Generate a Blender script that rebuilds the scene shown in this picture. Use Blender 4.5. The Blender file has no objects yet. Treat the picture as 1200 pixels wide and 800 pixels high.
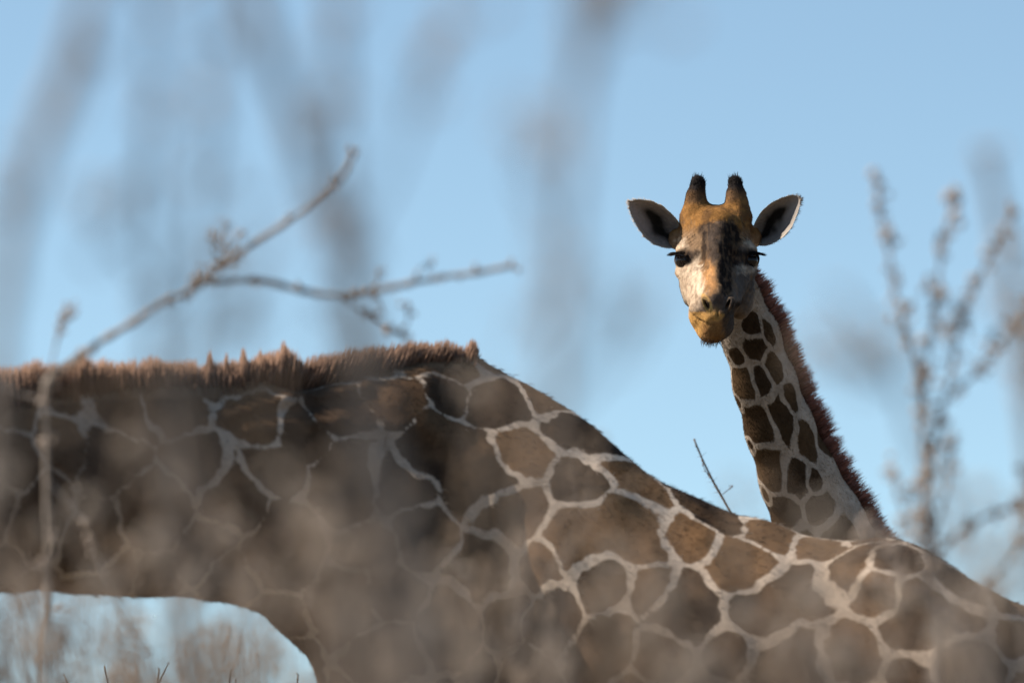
import bpy, math, random
import numpy as np
from mathutils import Vector

# ------------------------------------------------------------------ camera, sky, sun, exposure
SC = bpy.context.scene
COL = SC.collection
random.seed(7)
RNG = np.random.default_rng(11)

CAM = np.array([0.0, 0.0, 1.6])
PITCH = math.radians(3.5)
FOCUS = 24.0
LENS = 262.0
WF = 36.0 / LENS                       # picture width per metre of distance
FW = np.array([0.0, math.cos(PITCH), math.sin(PITCH)])
UP = np.array([0.0, -math.sin(PITCH), math.cos(PITCH)])
RT = np.array([1.0, 0.0, 0.0])

cd = bpy.data.cameras.new('camera')
cam = bpy.data.objects.new('camera', cd)
COL.objects.link(cam)
cam.location = CAM
cam.rotation_euler = (math.pi / 2 + PITCH, 0, 0)
cd.lens = LENS
cd.sensor_width = 36.0
cd.clip_start = 0.1
cd.clip_end = 20000
cd.dof.use_dof = True
cd.dof.focus_distance = FOCUS - 0.12
cd.dof.aperture_fstop = LENS / 172.0
SC.camera = cam

SKY_LIFT, SKY_STEEP = 0.18, 2.7
SUN_EL = math.radians(41)
SUN_AZ = math.radians(-95)             # from +Y (view direction), negative = to the left
sdir = np.array([math.sin(SUN_AZ) * math.cos(SUN_EL), math.cos(SUN_AZ) * math.cos(SUN_EL), math.sin(SUN_EL)])

w = bpy.data.worlds.new('World')
SC.world = w
w.use_nodes = True
nt = w.node_tree
for n in list(nt.nodes):
    nt.nodes.remove(n)
out = nt.nodes.new('ShaderNodeOutputWorld')
bg = nt.nodes.new('ShaderNodeBackground')
sky = nt.nodes.new('ShaderNodeTexSky')
sky.sky_type = 'NISHITA'
sky.sun_disc = False
sky.sun_elevation = SUN_EL
sky.sun_rotation = SUN_AZ
sky.altitude = 1100
sky.air_density = 1.5
sky.dust_density = 0.8
sky.ozone_density = 0.5
bg.inputs['Strength'].default_value = 0.098
# clear dry-season air: the pale band at the horizon is thin, so the blue starts low
tcw = nt.nodes.new('ShaderNodeTexCoord')
mpw = nt.nodes.new('ShaderNodeMapping')
mpw.inputs['Location'].default_value = (0, 0, SKY_LIFT)
mpw.inputs['Scale'].default_value = (1, 1, SKY_STEEP)
nt.links.new(tcw.outputs['Generated'], mpw.inputs['Vector'])
nt.links.new(mpw.outputs[0], sky.inputs['Vector'])
tint = nt.nodes.new('ShaderNodeMix'); tint.data_type = 'RGBA'; tint.blend_type = 'MULTIPLY'      # white balance of the whole sky
tint.inputs[0].default_value = 1.0
tint.inputs[7].default_value = (1.0, 1.05, 0.965, 1.0)
nt.links.new(sky.outputs[0], tint.inputs[6])
nt.links.new(tint.outputs[2], bg.inputs[0])
nt.links.new(bg.outputs[0], out.inputs[0])

sl = bpy.data.lights.new('sun', 'SUN')
sl.energy = 5.0
sl.angle = math.radians(0.53)
sl.color = (1.0, 0.90, 0.76)
so = bpy.data.objects.new('sun', sl)
COL.objects.link(so)
so.location = (-20, 10, 30)
so.rotation_euler = Vector(sdir).to_track_quat('Z', 'Y').to_euler()

SC.view_settings.view_transform = 'Standard'
SC.view_settings.look = 'None'
SC.view_settings.exposure = 1.1
SC.view_settings.gamma = 1.0
SC.view_settings.use_curve_mapping = False
SC.cycles.use_denoising = True
SC.cycles.max_bounces = 6

# ------------------------------------------------------------------ helpers
def at(px, py, d):
    """world point that stands d metres out, px/py in the 1200 x 800 frame"""
    return CAM + d * (FW + (px - 600) / 1200 * WF * RT + (400 - py) / 1200 * WF * UP)

def frame_to_world(P, d0):
    """P: local points (x right, y away, z up) in units of 1/1200 frame width at distance d0"""
    s = WF * d0 / 1200
    P = np.asarray(P, dtype=np.float64)
    return CAM + d0 * FW + s * (P[:, 0:1] * RT + P[:, 1:2] * FW + P[:, 2:3] * UP)

def world_to_frame(P, d0):
    s = WF * d0 / 1200
    Q = (np.asarray(P, dtype=np.float64) - CAM - d0 * FW) / s
    return np.stack([Q @ RT, Q @ FW, Q @ UP], axis=-1)

def tag(o, label=None, cat=None, group=None, kind=None):
    if label: o['label'] = label
    if cat: o['category'] = cat
    if group: o['group'] = group
    if kind: o['kind'] = kind
    return o

def empty(name, loc):
    o = bpy.data.objects.new(name, None)
    COL.objects.link(o)
    o.location = loc
    o.empty_display_size = 0.1
    return o

def mesh_obj(name, V, F, mat, parent=None, smooth=True):
    """V in world space; when parented (to an unrotated empty) they are made local"""
    V = np.asarray(V, dtype=np.float64)
    if parent is not None:
        off = np.array(parent.location)
        pp = parent.parent
        while pp is not None:
            off = off + np.array(pp.location); pp = pp.parent
        V = V - off
    me = bpy.data.meshes.new(name)
    if isinstance(F, np.ndarray):
        n, k = F.shape
        me.vertices.add(len(V)); me.vertices.foreach_set('co', V.astype(np.float32).ravel())
        me.loops.add(n * k); me.loops.foreach_set('vertex_index', F.astype(np.int32).ravel())
        me.polygons.add(n)
        me.polygons.foreach_set('loop_start', np.arange(0, n * k, k, dtype=np.int32))
        me.polygons.foreach_set('loop_total', np.full(n, k, dtype=np.int32))
        me.update(calc_edges=True)
    else:
        me.from_pydata([tuple(v) for v in V], [], F)
    me.validate()
    if smooth and len(me.polygons):
        me.polygons.foreach_set('use_smooth', np.ones(len(me.polygons), dtype=bool))
    me.materials.append(mat)
    o = bpy.data.objects.new(name, me)
    COL.objects.link(o)
    if parent is not None:
        o.parent = parent
    return o

def add_float(o, name, a):
    at_ = o.data.attributes.new(name, 'FLOAT', 'POINT')
    at_.data.foreach_set('value', np.asarray(a, dtype=np.float32))

def add_color(o, name, a):
    a = np.asarray(a, dtype=np.float32)
    if a.shape[1] == 3:
        a = np.concatenate([a, np.ones((len(a), 1), np.float32)], axis=1)
    at_ = o.data.attributes.new(name, 'FLOAT_COLOR', 'POINT')
    at_.data.foreach_set('color', a.ravel())

# ---- value noise (numpy) for shapes
_tab = RNG.random(4096).astype(np.float32)
def vnoise(P, f):
    Q = np.asarray(P, dtype=np.float32) * f + 1000.3
    I = np.floor(Q).astype(np.int64)
    t = Q - I
    t = t * t * (3 - 2 * t)
    def h(a, b, c):
        return _tab[(a * 73856093 ^ b * 19349663 ^ c * 83492791) & 4095]
    x, y, z = I[..., 0], I[..., 1], I[..., 2]
    r = 0
    for dx in (0, 1):
        wx = t[..., 0] if dx else 1 - t[..., 0]
        for dy in (0, 1):
            wy = t[..., 1] if dy else 1 - t[..., 1]
            for dz in (0, 1):
                wz = t[..., 2] if dz else 1 - t[..., 2]
                r = r + wx * wy * wz * h(x + dx, y + dy, z + dz)
    return r * 2 - 1

# ---- implicit shapes
def ell(P, c, r, rot=None):
    Q = P - np.array(c, dtype=np.float32)
    if rot is not None:
        Q = Q @ rot
    r = np.array(r, dtype=np.float32)
    k0 = np.sqrt(((Q / r) ** 2).sum(-1)) + 1e-6
    k1 = np.sqrt(((Q / (r * r)) ** 2).sum(-1)) + 1e-9
    return k0 * (k0 - 1) / k1

def cone(P, a, b, ra, rb, sq=None):
    """tapered capsule; sq = (axis vector, factor) squashes the section"""
    a = np.array(a, dtype=np.float32); b = np.array(b, dtype=np.float32)
    ab = b - a
    Q = P - a
    t = np.clip((Q @ ab) / (ab @ ab), 0, 1)
    D = Q - t[..., None] * ab
    if sq is not None:
        ax = np.array(sq[0], dtype=np.float32); ax = ax / np.linalg.norm(ax)
        D = D + (D @ ax)[..., None] * ax * (sq[1] - 1)
    return np.sqrt((D * D).sum(-1)) - (ra + (rb - ra) * t)

def smin(a, b, k):
    h = np.clip(0.5 + 0.5 * (b - a) / k, 0, 1)
    return b + (a - b) * h - k * h * (1 - h)

def smax(a, b, k):
    return -smin(-a, -b, k)

def rotm(*ang):
    """rotation matrix from x,y,z degrees (columns = the shape's axes)"""
    m = np.eye(3)
    for i, a in enumerate(ang):
        c, s = math.cos(math.radians(a)), math.sin(math.radians(a))
        R = [np.array([[1, 0, 0], [0, c, -s], [0, s, c]]), np.array([[c, 0, s], [0, 1, 0], [-s, 0, c]]), np.array([[c, -s, 0], [s, c, 0], [0, 0, 1]])][i]
        m = R @ m
    return m.astype(np.float32)

def surface(field, xs, ys, zs, blk=8):
    """surface nets on an uneven grid, only evaluated near the surface"""
    def pad(a):
        n = (-(len(a) - 1)) % blk
        st = a[-1] - a[-2]
        return np.concatenate([a, a[-1] + st * np.arange(1, n + 1)]).astype(np.float32)
    xs, ys, zs = pad(xs), pad(ys), pad(zs)
    nx, ny, nz = len(xs), len(ys), len(zs)
    bx, by, bz = (nx - 1) // blk, (ny - 1) // blk, (nz - 1) // blk
    cx = (xs[:-1:blk] + xs[blk::blk]) / 2; cy = (ys[:-1:blk] + ys[blk::blk]) / 2; cz = (zs[:-1:blk] + zs[blk::blk]) / 2
    hx = (xs[blk::blk] - xs[:-1:blk]) / 2; hy = (ys[blk::blk] - ys[:-1:blk]) / 2; hz = (zs[blk::blk] - zs[:-1:blk]) / 2
    G = np.stack(np.meshgrid(cx, cy, cz, indexing='ij'), -1)
    H = np.sqrt(hx[:, None, None] ** 2 + hy[None, :, None] ** 2 + hz[None, None, :] ** 2)
    fc = field(G.reshape(-1, 3)).reshape(bx, by, bz)
    A = np.empty((nx, ny, nz), np.float32)
    big = np.repeat(np.repeat(np.repeat(np.sign(fc), blk, 0), blk, 1), blk, 2)
    A[:-1, :-1, :-1] = big * 50
    A[-1] = 50; A[:, -1] = 50; A[:, :, -1] = 50
    keep = np.argwhere(np.abs(fc) < 1.9 * H)
    o = np.arange(blk + 1)
    for s in range(0, len(keep), 400):
        K = keep[s:s + 400] * blk
        IX = (K[:, 0, None] + o); IY = (K[:, 1, None] + o); IZ = (K[:, 2, None] + o)
        sh = (len(K), blk + 1, blk + 1, blk + 1)
        P = np.empty(sh + (3,), np.float32)
        P[..., 0] = xs[IX][:, :, None, None]; P[..., 1] = ys[IY][:, None, :, None]; P[..., 2] = zs[IZ][:, None, None, :]
        f = field(P.reshape(-1, 3)).reshape(sh)
        A[IX[:, :, None, None], IY[:, None, :, None], IZ[:, None, None, :]] = f
    S = A < 0
    C = [(i, j, k) for i in (0, 1) for j in (0, 1) for k in (0, 1)]
    cnt = np.zeros((nx - 1, ny - 1, nz - 1), np.int8)
    for i, j, k in C:
        cnt += S[i:nx - 1 + i, j:ny - 1 + j, k:nz - 1 + k]
    act = np.argwhere((cnt > 0) & (cnt < 8))
    idx = -np.ones((nx - 1, ny - 1, nz - 1), np.int32)
    idx[act[:, 0], act[:, 1], act[:, 2]] = np.arange(len(act))
    acc = np.zeros((len(act), 3)); num = np.zeros(len(act))
    def val(o_): return A[act[:, 0] + o_[0], act[:, 1] + o_[1], act[:, 2] + o_[2]]
    def pos(o_): return np.stack([xs[act[:, 0] + o_[0]], ys[act[:, 1] + o_[1]], zs[act[:, 2] + o_[2]]], -1)
    for a in C:
        for ax in range(3):
            if a[ax] == 0:
                b = list(a); b[ax] = 1
                va, vb = val(a), val(b)
                m = (va < 0) != (vb < 0)
                t = np.where(m, va / np.where(m, va - vb, 1), 0)
                p = pos(a) + (pos(b) - pos(a)) * t[:, None]
                acc += np.where(m[:, None], p, 0); num += m
    V = acc / num[:, None]
    Fs = []
    for ax in range(3):
        sl0 = [slice(1, -1)] * 3; sl1 = [slice(1, -1)] * 3
        sl0[ax] = slice(0, -1); sl1[ax] = slice(1, None)
        s0, s1 = S[tuple(sl0)], S[tuple(sl1)]
        e = np.argwhere(s0 != s1)
        fl = s0[e[:, 0], e[:, 1], e[:, 2]]
        e = e + 1; e[:, ax] -= 1
        u, v = (ax + 1) % 3, (ax + 2) % 3
        q = []
        for du, dv in ((1, 1), (0, 1), (0, 0), (1, 0)):
            c = e.copy(); c[:, u] -= du; c[:, v] -= dv
            q.append(idx[c[:, 0], c[:, 1], c[:, 2]])
        q = np.stack(q, -1)
        q[~fl] = q[~fl][:, ::-1]
        Fs.append(q)
    F = np.concatenate(Fs)
    F = F[(F >= 0).all(1)]
    # keep only the largest shell is not needed; drop loose vertices
    used = np.unique(F)
    mp = -np.ones(len(V), np.int64); mp[used] = np.arange(len(used))
    return V[used].astype(np.float32), mp[F]

def grad(field, P, e=0.6):
    n = np.stack([field(P + np.eye(3, dtype=np.float32)[i] * e) - field(P - np.eye(3, dtype=np.float32)[i] * e) for i in range(3)], -1)
    return n / (np.linalg.norm(n, axis=1, keepdims=True) + 1e-9)

def axis_steps(*seg):
    """uneven grid line: (start, step, end, step, end ...)"""
    a = [seg[0]]
    for k in range(1, len(seg), 2):
        while a[-1] < seg[k + 1] - 1e-6:
            a.append(a[-1] + seg[k])
    return np.array(a, dtype=np.float32)

# ---- hair strands as thin three-sided spikes in one mesh
def strands(root, d, length, width, col0, col1, bend=None, levels=(0.0, 0.5)):
    N = len(root)
    d = d / (np.linalg.norm(d, axis=1, keepdims=True) + 1e-9)
    ref = np.where(np.abs(d[:, 2:3]) < 0.8, np.array([[0, 0, 1.0]]), np.array([[1.0, 0, 0]]))
    a = np.cross(d, ref); a /= np.linalg.norm(a, axis=1, keepdims=True)
    b = np.cross(d, a)
    th = RNG.random(N)[:, None] * 6.28
    if bend is None: bend = np.zeros_like(root)
    V, C = [], []
    for t in levels:
        c = root + d * (length * t)[:, None] + bend * (t * t)
        for k in range(3):
            an = th + k * 2.0944
            V.append(c + (a * np.cos(an) + b * np.sin(an)) * (width * (1 - 0.35 * t))[:, None])
            C.append(col0 + (col1 - col0) * t)
    V.append(root + d * length[:, None] + bend); C.append(col1)
    M = len(V)
    V = np.stack(V, 1).reshape(-1, 3); C = np.stack(C, 1).reshape(-1, 3)
    T = []
    L = len(levels)
    for l in range(L - 1):
        for k in range(3):
            p, q = l * 3 + k, l * 3 + (k + 1) % 3
            T += [(p, q, q + 3), (p, q + 3, p + 3)]
    for k in range(3):
        T.append(((L - 1) * 3 + k, (L - 1) * 3 + (k + 1) % 3, M - 1))
    T = np.array(T)
    F = (np.arange(N)[:, None, None] * M + T[None]).reshape(-1, 3)
    return V, F, C

# ------------------------------------------------------------------ materials
def mat_new(name):
    m = bpy.data.materials.new(name)
    m.use_nodes = True
    n = m.node_tree.nodes
    b = n['Principled BSDF']
    return m, m.node_tree, b

def noise_node(t, scale, detail=4, rough=0.6, coord='Object'):
    tc = t.nodes.new('ShaderNodeTexCoord')
    nz = t.nodes.new('ShaderNodeTexNoise')
    nz.inputs['Scale'].default_value = scale
    nz.inputs['Detail'].default_value = detail
    nz.inputs['Roughness'].default_value = rough
    t.links.new(tc.outputs[coord], nz.inputs['Vector'])
    return nz

def ramp(t, src, stops):
    r = t.nodes.new('ShaderNodeValToRGB')
    e = r.color_ramp.elements
    while len(e) < len(stops): e.new(0.5)
    for i, (p, c) in enumerate(stops):
        e[i].position = p; e[i].color = tuple(c) + (1,) if len(c) == 3 else c
    t.links.new(src, r.inputs['Fac'])
    return r

def mixc(t, fac, a, b, mode='MIX'):
    m = t.nodes.new('ShaderNodeMix'); m.data_type = 'RGBA'; m.blend_type = mode
    if hasattr(fac, 'links'): t.links.new(fac, m.inputs[0])
    else: m.inputs[0].default_value = fac
    for v, i in ((a, 6), (b, 7)):
        if hasattr(v, 'links'): t.links.new(v, m.inputs[i])
        else: m.inputs[i].default_value = tuple(v) + (1,)
    return m.outputs[2]

def coat_material(name, pale, brown_lo, brown_hi, grain):
    """patch field -> brown on pale; 'paint' (alpha weighted) on top; noise for coat grain"""
    m, t, b = mat_new(name)
    def attr(n):
        a = t.nodes.new('ShaderNodeAttribute'); a.attribute_name = n; return a
    pa, to, pn = attr('patch'), attr('tone'), attr('paint')
    n1 = noise_node(t, grain, 5, 0.65)
    ma = t.nodes.new('ShaderNodeMath'); ma.operation = 'MULTIPLY_ADD'
    t.links.new(n1.outputs['Fac'], ma.inputs[0]); ma.inputs[1].default_value = 0.42; ma.inputs[2].default_value = -0.21
    ad = t.nodes.new('ShaderNodeMath'); ad.operation = 'ADD'
    t.links.new(pa.outputs['Fac'], ad.inputs[0]); t.links.new(ma.outputs[0], ad.inputs[1])
    mk = ramp(t, ad.outputs[0], [(0.44, (0, 0, 0)), (0.58, (1, 1, 1))])
    br = mixc(t, to.outputs['Fac'], brown_lo, brown_hi)
    c = mixc(t, mk.outputs[0], pale, br)
    c = mixc(t, pn.outputs['Alpha'], c, pn.outputs['Color'])
    n2 = noise_node(t, grain * 2.6, 3, 0.7)
    g = ramp(t, n2.outputs['Fac'], [(0.25, (0.62, 0.6, 0.58)), (0.75, (1.25, 1.22, 1.2))])
    c = mixc(t, 0.75, c, g.outputs[0], 'MULTIPLY')
    n3 = noise_node(t, grain / 6, 5, 0.65)
    g3 = ramp(t, n3.outputs['Fac'], [(0.3, (0.62, 0.6, 0.58)), (0.7, (1.15, 1.15, 1.15))])
    c = mixc(t, 0.85, c, g3.outputs[0], 'MULTIPLY')
    t.links.new(c, b.inputs['Base Color'])
    b.inputs['Roughness'].default_value = 0.78
    b.inputs['Specular IOR Level'].default_value = 0.04
    b.inputs['Sheen Weight'].default_value = 0.0
    b.inputs['Sheen Roughness'].default_value = 0.4
    bp = t.nodes.new('ShaderNodeBump'); bp.inputs['Strength'].default_value = 0.35; bp.inputs['Distance'].default_value = 0.006
    t.links.new(n1.outputs['Fac'], bp.inputs['Height'])
    t.links.new(bp.outputs[0], b.inputs['Normal'])
    return m

def attr_material(name, rough=0.6, spec=0.3, trans=0.0):
    m, t, b = mat_new(name)
    a = t.nodes.new('ShaderNodeAttribute'); a.attribute_name = 'hair'
    t.links.new(a.outputs['Color'], b.inputs['Base Color'])
    b.inputs['Roughness'].default_value = rough
    b.inputs['Specular IOR Level'].default_value = spec
    if trans:
        o = t.nodes['Material Output']
        tr = t.nodes.new('ShaderNodeBsdfTranslucent')
        t.links.new(a.outputs['Color'], tr.inputs['Color'])
        mx = t.nodes.new('ShaderNodeMixShader'); mx.inputs[0].default_value = trans
        t.links.new(b.outputs[0], mx.inputs[1]); t.links.new(tr.outputs[0], mx.inputs[2])
        t.links.new(mx.outputs[0], o.inputs['Surface'])
    return m

def plain_material(name, stops, scale, rough=0.8, spec=0.3, bump=0.3, dist=0.01, detail=5):
    m, t, b = mat_new(name)
    n = noise_node(t, scale, detail)
    r = ramp(t, n.outputs['Fac'], stops)
    t.links.new(r.outputs[0], b.inputs['Base Color'])
    b.inputs['Roughness'].default_value = rough
    b.inputs['Specular IOR Level'].default_value = spec
    if bump:
        bp = t.nodes.new('ShaderNodeBump'); bp.inputs['Strength'].default_value = bump; bp.inputs['Distance'].default_value = dist
        t.links.new(n.outputs['Fac'], bp.inputs['Height']); t.links.new(bp.outputs[0], b.inputs['Normal'])
    return m

M_COAT_FAR = coat_material('coat_far', (0.33, 0.275, 0.23), (0.036, 0.022, 0.013), (0.075, 0.046, 0.025), 150)
M_COAT_NEAR = coat_material('coat_near', (0.42, 0.35, 0.29), (0.020, 0.013, 0.009), (0.125, 0.072, 0.037), 45)
M_HAIR = attr_material('hair_strands', 0.6, 0.06, 0.2)
M_EAR = attr_material('ear_skin', 0.7, 0.25, 0.18)
M_HOOF = plain_material('hoof', [(0.3, (0.05, 0.04, 0.03)), (0.7, (0.10, 0.08, 0.06))], 20, 0.5)
M_EYE, _t, _b = mat_new('eye_gloss')
_n = noise_node(_t, 60, 3)
_r = ramp(_t, _n.outputs['Fac'], [(0.3, (0.004, 0.003, 0.003)), (0.7, (0.010, 0.007, 0.006))])
_t.links.new(_r.outputs[0], _b.inputs['Base Color'])
_b.inputs['Roughness'].default_value = 0.04
_b.inputs['Specular IOR Level'].default_value = 0.22
M_GROUND = plain_material('dry_ground', [(0.3, (0.10, 0.08, 0.055)), (0.5, (0.16, 0.13, 0.085)), (0.75, (0.24, 0.20, 0.13))], 1.3, 0.95, 0.1, 0.5, 0.04)
def bark(name, a, b, c):
    return plain_material(name, [(0.25, a), (0.5, b), (0.8, c)], 45, 0.85, 0.2, 0.6, 0.004)
M_BARK_PALE = bark('bark_pale', (0.10, 0.082, 0.07), (0.20, 0.165, 0.14), (0.30, 0.25, 0.215))
M_BARK_GREY = bark('bark_grey', (0.09, 0.075, 0.07), (0.17, 0.145, 0.13), (0.27, 0.23, 0.20))
M_BARK_DARK = bark('bark_dark', (0.04, 0.03, 0.025), (0.08, 0.06, 0.05), (0.13, 0.10, 0.08))
M_BUD = bark('dry_buds', (0.17, 0.12, 0.085), (0.30, 0.22, 0.16), (0.42, 0.33, 0.25))
M_BUD_GREY = bark('dry_buds_grey', (0.16, 0.125, 0.105), (0.28, 0.225, 0.19), (0.40, 0.33, 0.28))
M_SEED = bark('seed_clusters', (0.24, 0.195, 0.16), (0.36, 0.305, 0.26), (0.48, 0.42, 0.36))
M_BUD_DUSK = bark('dry_buds_dark', (0.08, 0.06, 0.05), (0.15, 0.11, 0.085), (0.26, 0.20, 0.16))

# ------------------------------------------------------------------ the ground
def build_ground():
    R = [0, 4, 8, 12, 16, 20, 24, 28, 34, 42, 60, 100, 200, 500, 1500, 6000]
    n = 72
    V = [(0, 0, 0)]
    for r in R[1:]:
        for k in range(n):
            a = 2 * math.pi * k / n
            x, y = r * math.cos(a), r * math.sin(a)
            z = 0.0
            if r < 8 or r > 30: z = 0.05 * math.sin(x * 0.7 + 1) * math.cos(y * 0.5) - (0.0 if r < 100 else 0.3)
            V.append((x, y, z))
    F = [(0, 1 + k, 1 + (k + 1) % n) for k in range(n)]
    for i in range(len(R) - 2):
        for k in range(n):
            p = 1 + i * n + k; q = 1 + i * n + (k + 1) % n
            F.append((p, p + n, q + n, q))
    o = mesh_obj('ground', V, F, M_GROUND)
    tag(o, kind='structure')
build_ground()
def build_grass():
    r = np.random.default_rng(2)
    n = 14000
    d = 3 + 45 * r.random(n) ** 0.8; a = r.uniform(-0.5, 0.5, n)
    c = np.round(np.stack([d * np.sin(a), d * np.cos(a)], 1) * 1.6) / 1.6 + r.normal(0, .16, (n, 2))
    P0 = np.stack([c[:, 0], c[:, 1], np.full(n, -.03)], 1)
    k = r.uniform(.5, 1.4, (n, 1))
    V_, F_, C_ = strands(P0, np.array([[0, 0, 1.0]]) + r.normal(0, .3, (n, 3)), r.uniform(.12, .38, n), np.full(n, .004), np.array([[.20, .15, .08]]) * k, np.array([[.36, .29, .17]]) * k, r.normal(0, .06, (n, 3)))
    o = mesh_obj('dry_grass', V_, F_, M_HAIR, None, False)
    add_color(o, 'hair', C_)
    tag(o, 'dry straw-coloured grass tufts on the bare ground', 'grass', None, 'stuff')
build_grass()

# ------------------------------------------------------------------ the giraffe that looks at the camera
# local units: 1/1200 of the frame width at 24 m (2.75 mm); x right, y away, z up; head centred on H
HX, HZ = 238.0, 100.0                                  # head origin in the frame

def h(x, y, z): return (HX + x, y, HZ + z)
def f32(*a): return np.array(a, dtype=np.float32)

EYES = [(-1, h(-37, -22, -4.5)), (1, h(39.5, -20, -4.5))]

def head_field(P):
    d = ell(P, h(1, 22, 27), (42, 46, 33))                                  # cranium
    d = smin(d, ell(P, h(1, -2, 3), (43, 40, 29)), 16)                      # level of the eyes
    d = smin(d, cone(P, h(0, -12, 8), h(-4, -78, -50), 31, 23), 12)          # bridge of the nose
    d = smin(d, cone(P, h(1, -40, 26), h(-3, -101, -46), 13, 9), 7)          # ridge of the nose
    d = smin(d, cone(P, h(-26, -14, -14), h(-21, -60, -50), 18.5, 14), 10)    # left side of the face
    d = smin(d, cone(P, h(27, -14, -14), h(15, -62, -50), 18.5, 14), 12)
    d = smin(d, ell(P, h(-2, -87, -56), (20, 22, 16)), 10)                  # muzzle
    d = smin(d, ell(P, h(-1, -100, -69), (16, 12, 11)), 8)                  # upper lip
    d = smin(d, ell(P, h(-19, -84, -63), (13.5, 18, 13)), 8)
    jaw = ell(P, h(-6, -82, -83), (17.5, 23, 18.5))                          # lower lip and chin, pushed aside in chewing
    jaw = smin(jaw, ell(P, h(-19, -76, -73), (11, 17, 9.5), rotm(0, -28, 0)), 9)
    jaw = smin(jaw, ell(P, h(2, -66, -79), (18, 26, 17)), 10)
    jaw = smin(jaw, cone(P, h(-6, -68, -80), h(6, 18, -42), 17, 27), 12)
    d = smin(d, jaw, 11)
    d = smin(d, ell(P, h(29.5, 14, -38), (17.5, 34, 37), rotm(18, 0, 0)), 7)    # jaw muscles
    d = smin(d, ell(P, h(-25, 18, -26), (17, 34, 34), rotm(18, 0, 0)), 9)
    d = smin(d, ell(P, h(2, -14, 34), (26, 20, 20)), 14)                    # swelling of the forehead
    d = smin(d, ell(P, h(1, -30, 10), (13, 26, 20)), 10)
    for s, e in EYES:
        ex, ey, ez = e
        d = smin(d, ell(P, (ex - s * 3, ey + 7, ez + 14), (13, 16, 8.5), rotm(0, s * 24, 0)), 5)     # brow
        d = smin(d, ell(P, (ex - s * 1, ey + 4, ez - 15), (10, 15, 6)), 7)                          # cheek bone
        lid = ell(P, (ex - s * 0.5, ey + 1.0, ez), (12.2, 12.2, 11.8))
        d = smin(d, lid, 4)
    for s, x0, x1 in ((-1, -25, -20), (1, 28, 24)):                         # horns
        d = smin(d, cone(P, h(x0, 16, 46), h(x1 + s * 1.5, 20, 70), 15.5, 10.8), 12)
        d = smin(d, cone(P, h(x1 + s * 1.5, 20, 68), h(x1, 22, 86), 10.2, 8.6), 6)
    d = smin(d, ell(P, h(-44, 28, 20), (10, 10, 12)), 9)                    # roots of the ears
    d = smin(d, ell(P, h(45, 28, 22), (10, 10, 12)), 9)
    # openings
    for s, e in EYES:
        ex, ey, ez = e
        d = smax(d, -ell(P, (ex - s * 15, ey - 36, ez + 3), (9, 15, 12)), 9)
        d = smax(d, -ell(P, (ex + s * 7.2, ey - 9.5, ez - 0.5), (10, 10.5, 9.4), rotm(0, -s * 12, s * 38)), 1.4)
    for s, x in ((-1, -12.5), (1, 11.0)):
        d = smin(d, ell(P, h(x + s * 2, -107, -57), (5.5, 5, 9.5), rotm(0, s * 24, 0)), 4)
        d = smax(d, -ell(P, h(x + s * 1.2, -113, -57.5), (1.8, 8, 7), rotm(0, s * 24, 0)), 1.2)
    d = smax(d, -ell(P, h(0, -113, -68), (1.3, 4, 9)), 2.5)                 # cleft of the lip
    dx = P[:, 0] - HX + 6                                                   # line of the mouth
    zm = HZ - 79 + 0.022 * dx * dx * np.where(dx < 0, 1.0, 0.45)
    mouth = np.sqrt((P[:, 2] - zm) ** 2 + np.maximum(0, P[:, 1] + 80) ** 2 + np.maximum(0, dx + 5) ** 2) + 0.35
    d = smax(d, -mouth, 1.6)
    # skin folds above the eyes and under them, uneven flesh elsewhere
    x, y, z = P[:, 0] - HX, P[:, 1], P[:, 2] - HZ
    for s, e in EYES:
        ux, uz = (P[:, 0] - e[0]) * s, P[:, 2] - e[2]
        wv = np.sin((uz + 0.75 * ux) * 1.5 + 1.2 * vnoise(P, 0.1))
        m = np.exp(-((ux + 6) / 9) ** 2 - ((uz - 24) / 9) ** 2) + 0.8 * np.exp(-((ux + 4) / 9) ** 2 - ((uz + 19) / 5) ** 2)
        d = d + 0.55 * wv * m
    d = d + 0.9 * vnoise(P, 0.085) + 0.35 * vnoise(P + 40, 0.23)
    return d

NECK = [(-2, 60, 0, 34, 34), (24, 76, -52, 31, 33), (45, 92, -95, 33, 33), (62, 110, -150, 36.5, 35), (80, 130, -203, 40, 39),
        (103, 150, -262, 45.5, 44), (129, 172, -320, 54, 52), (160, 205, -400, 74, 66), (204, 245, -480, 98, 78)]   # x,y,z from H, half width across, half width along
ND = f32(0.42, 0.22, -0.88); ND /= np.linalg.norm(ND)
NA = f32(0.88, 0.30, 0.37); NA = NA - ND * (NA @ ND); NA /= np.linalg.norm(NA)   # from throat to mane
NB = np.cross(ND, NA)

def neck_field(P):
    d = None
    for (x, y, z, a, b), (x2, y2, z2, a2, b2) in zip(NECK[:-1], NECK[1:]):
        q = cone(P, h(x, y, z), h(x2, y2, z2), a, a2, (NB, 1.5))
        d = q if d is None else smin(d, q, 16)
    return d

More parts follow.
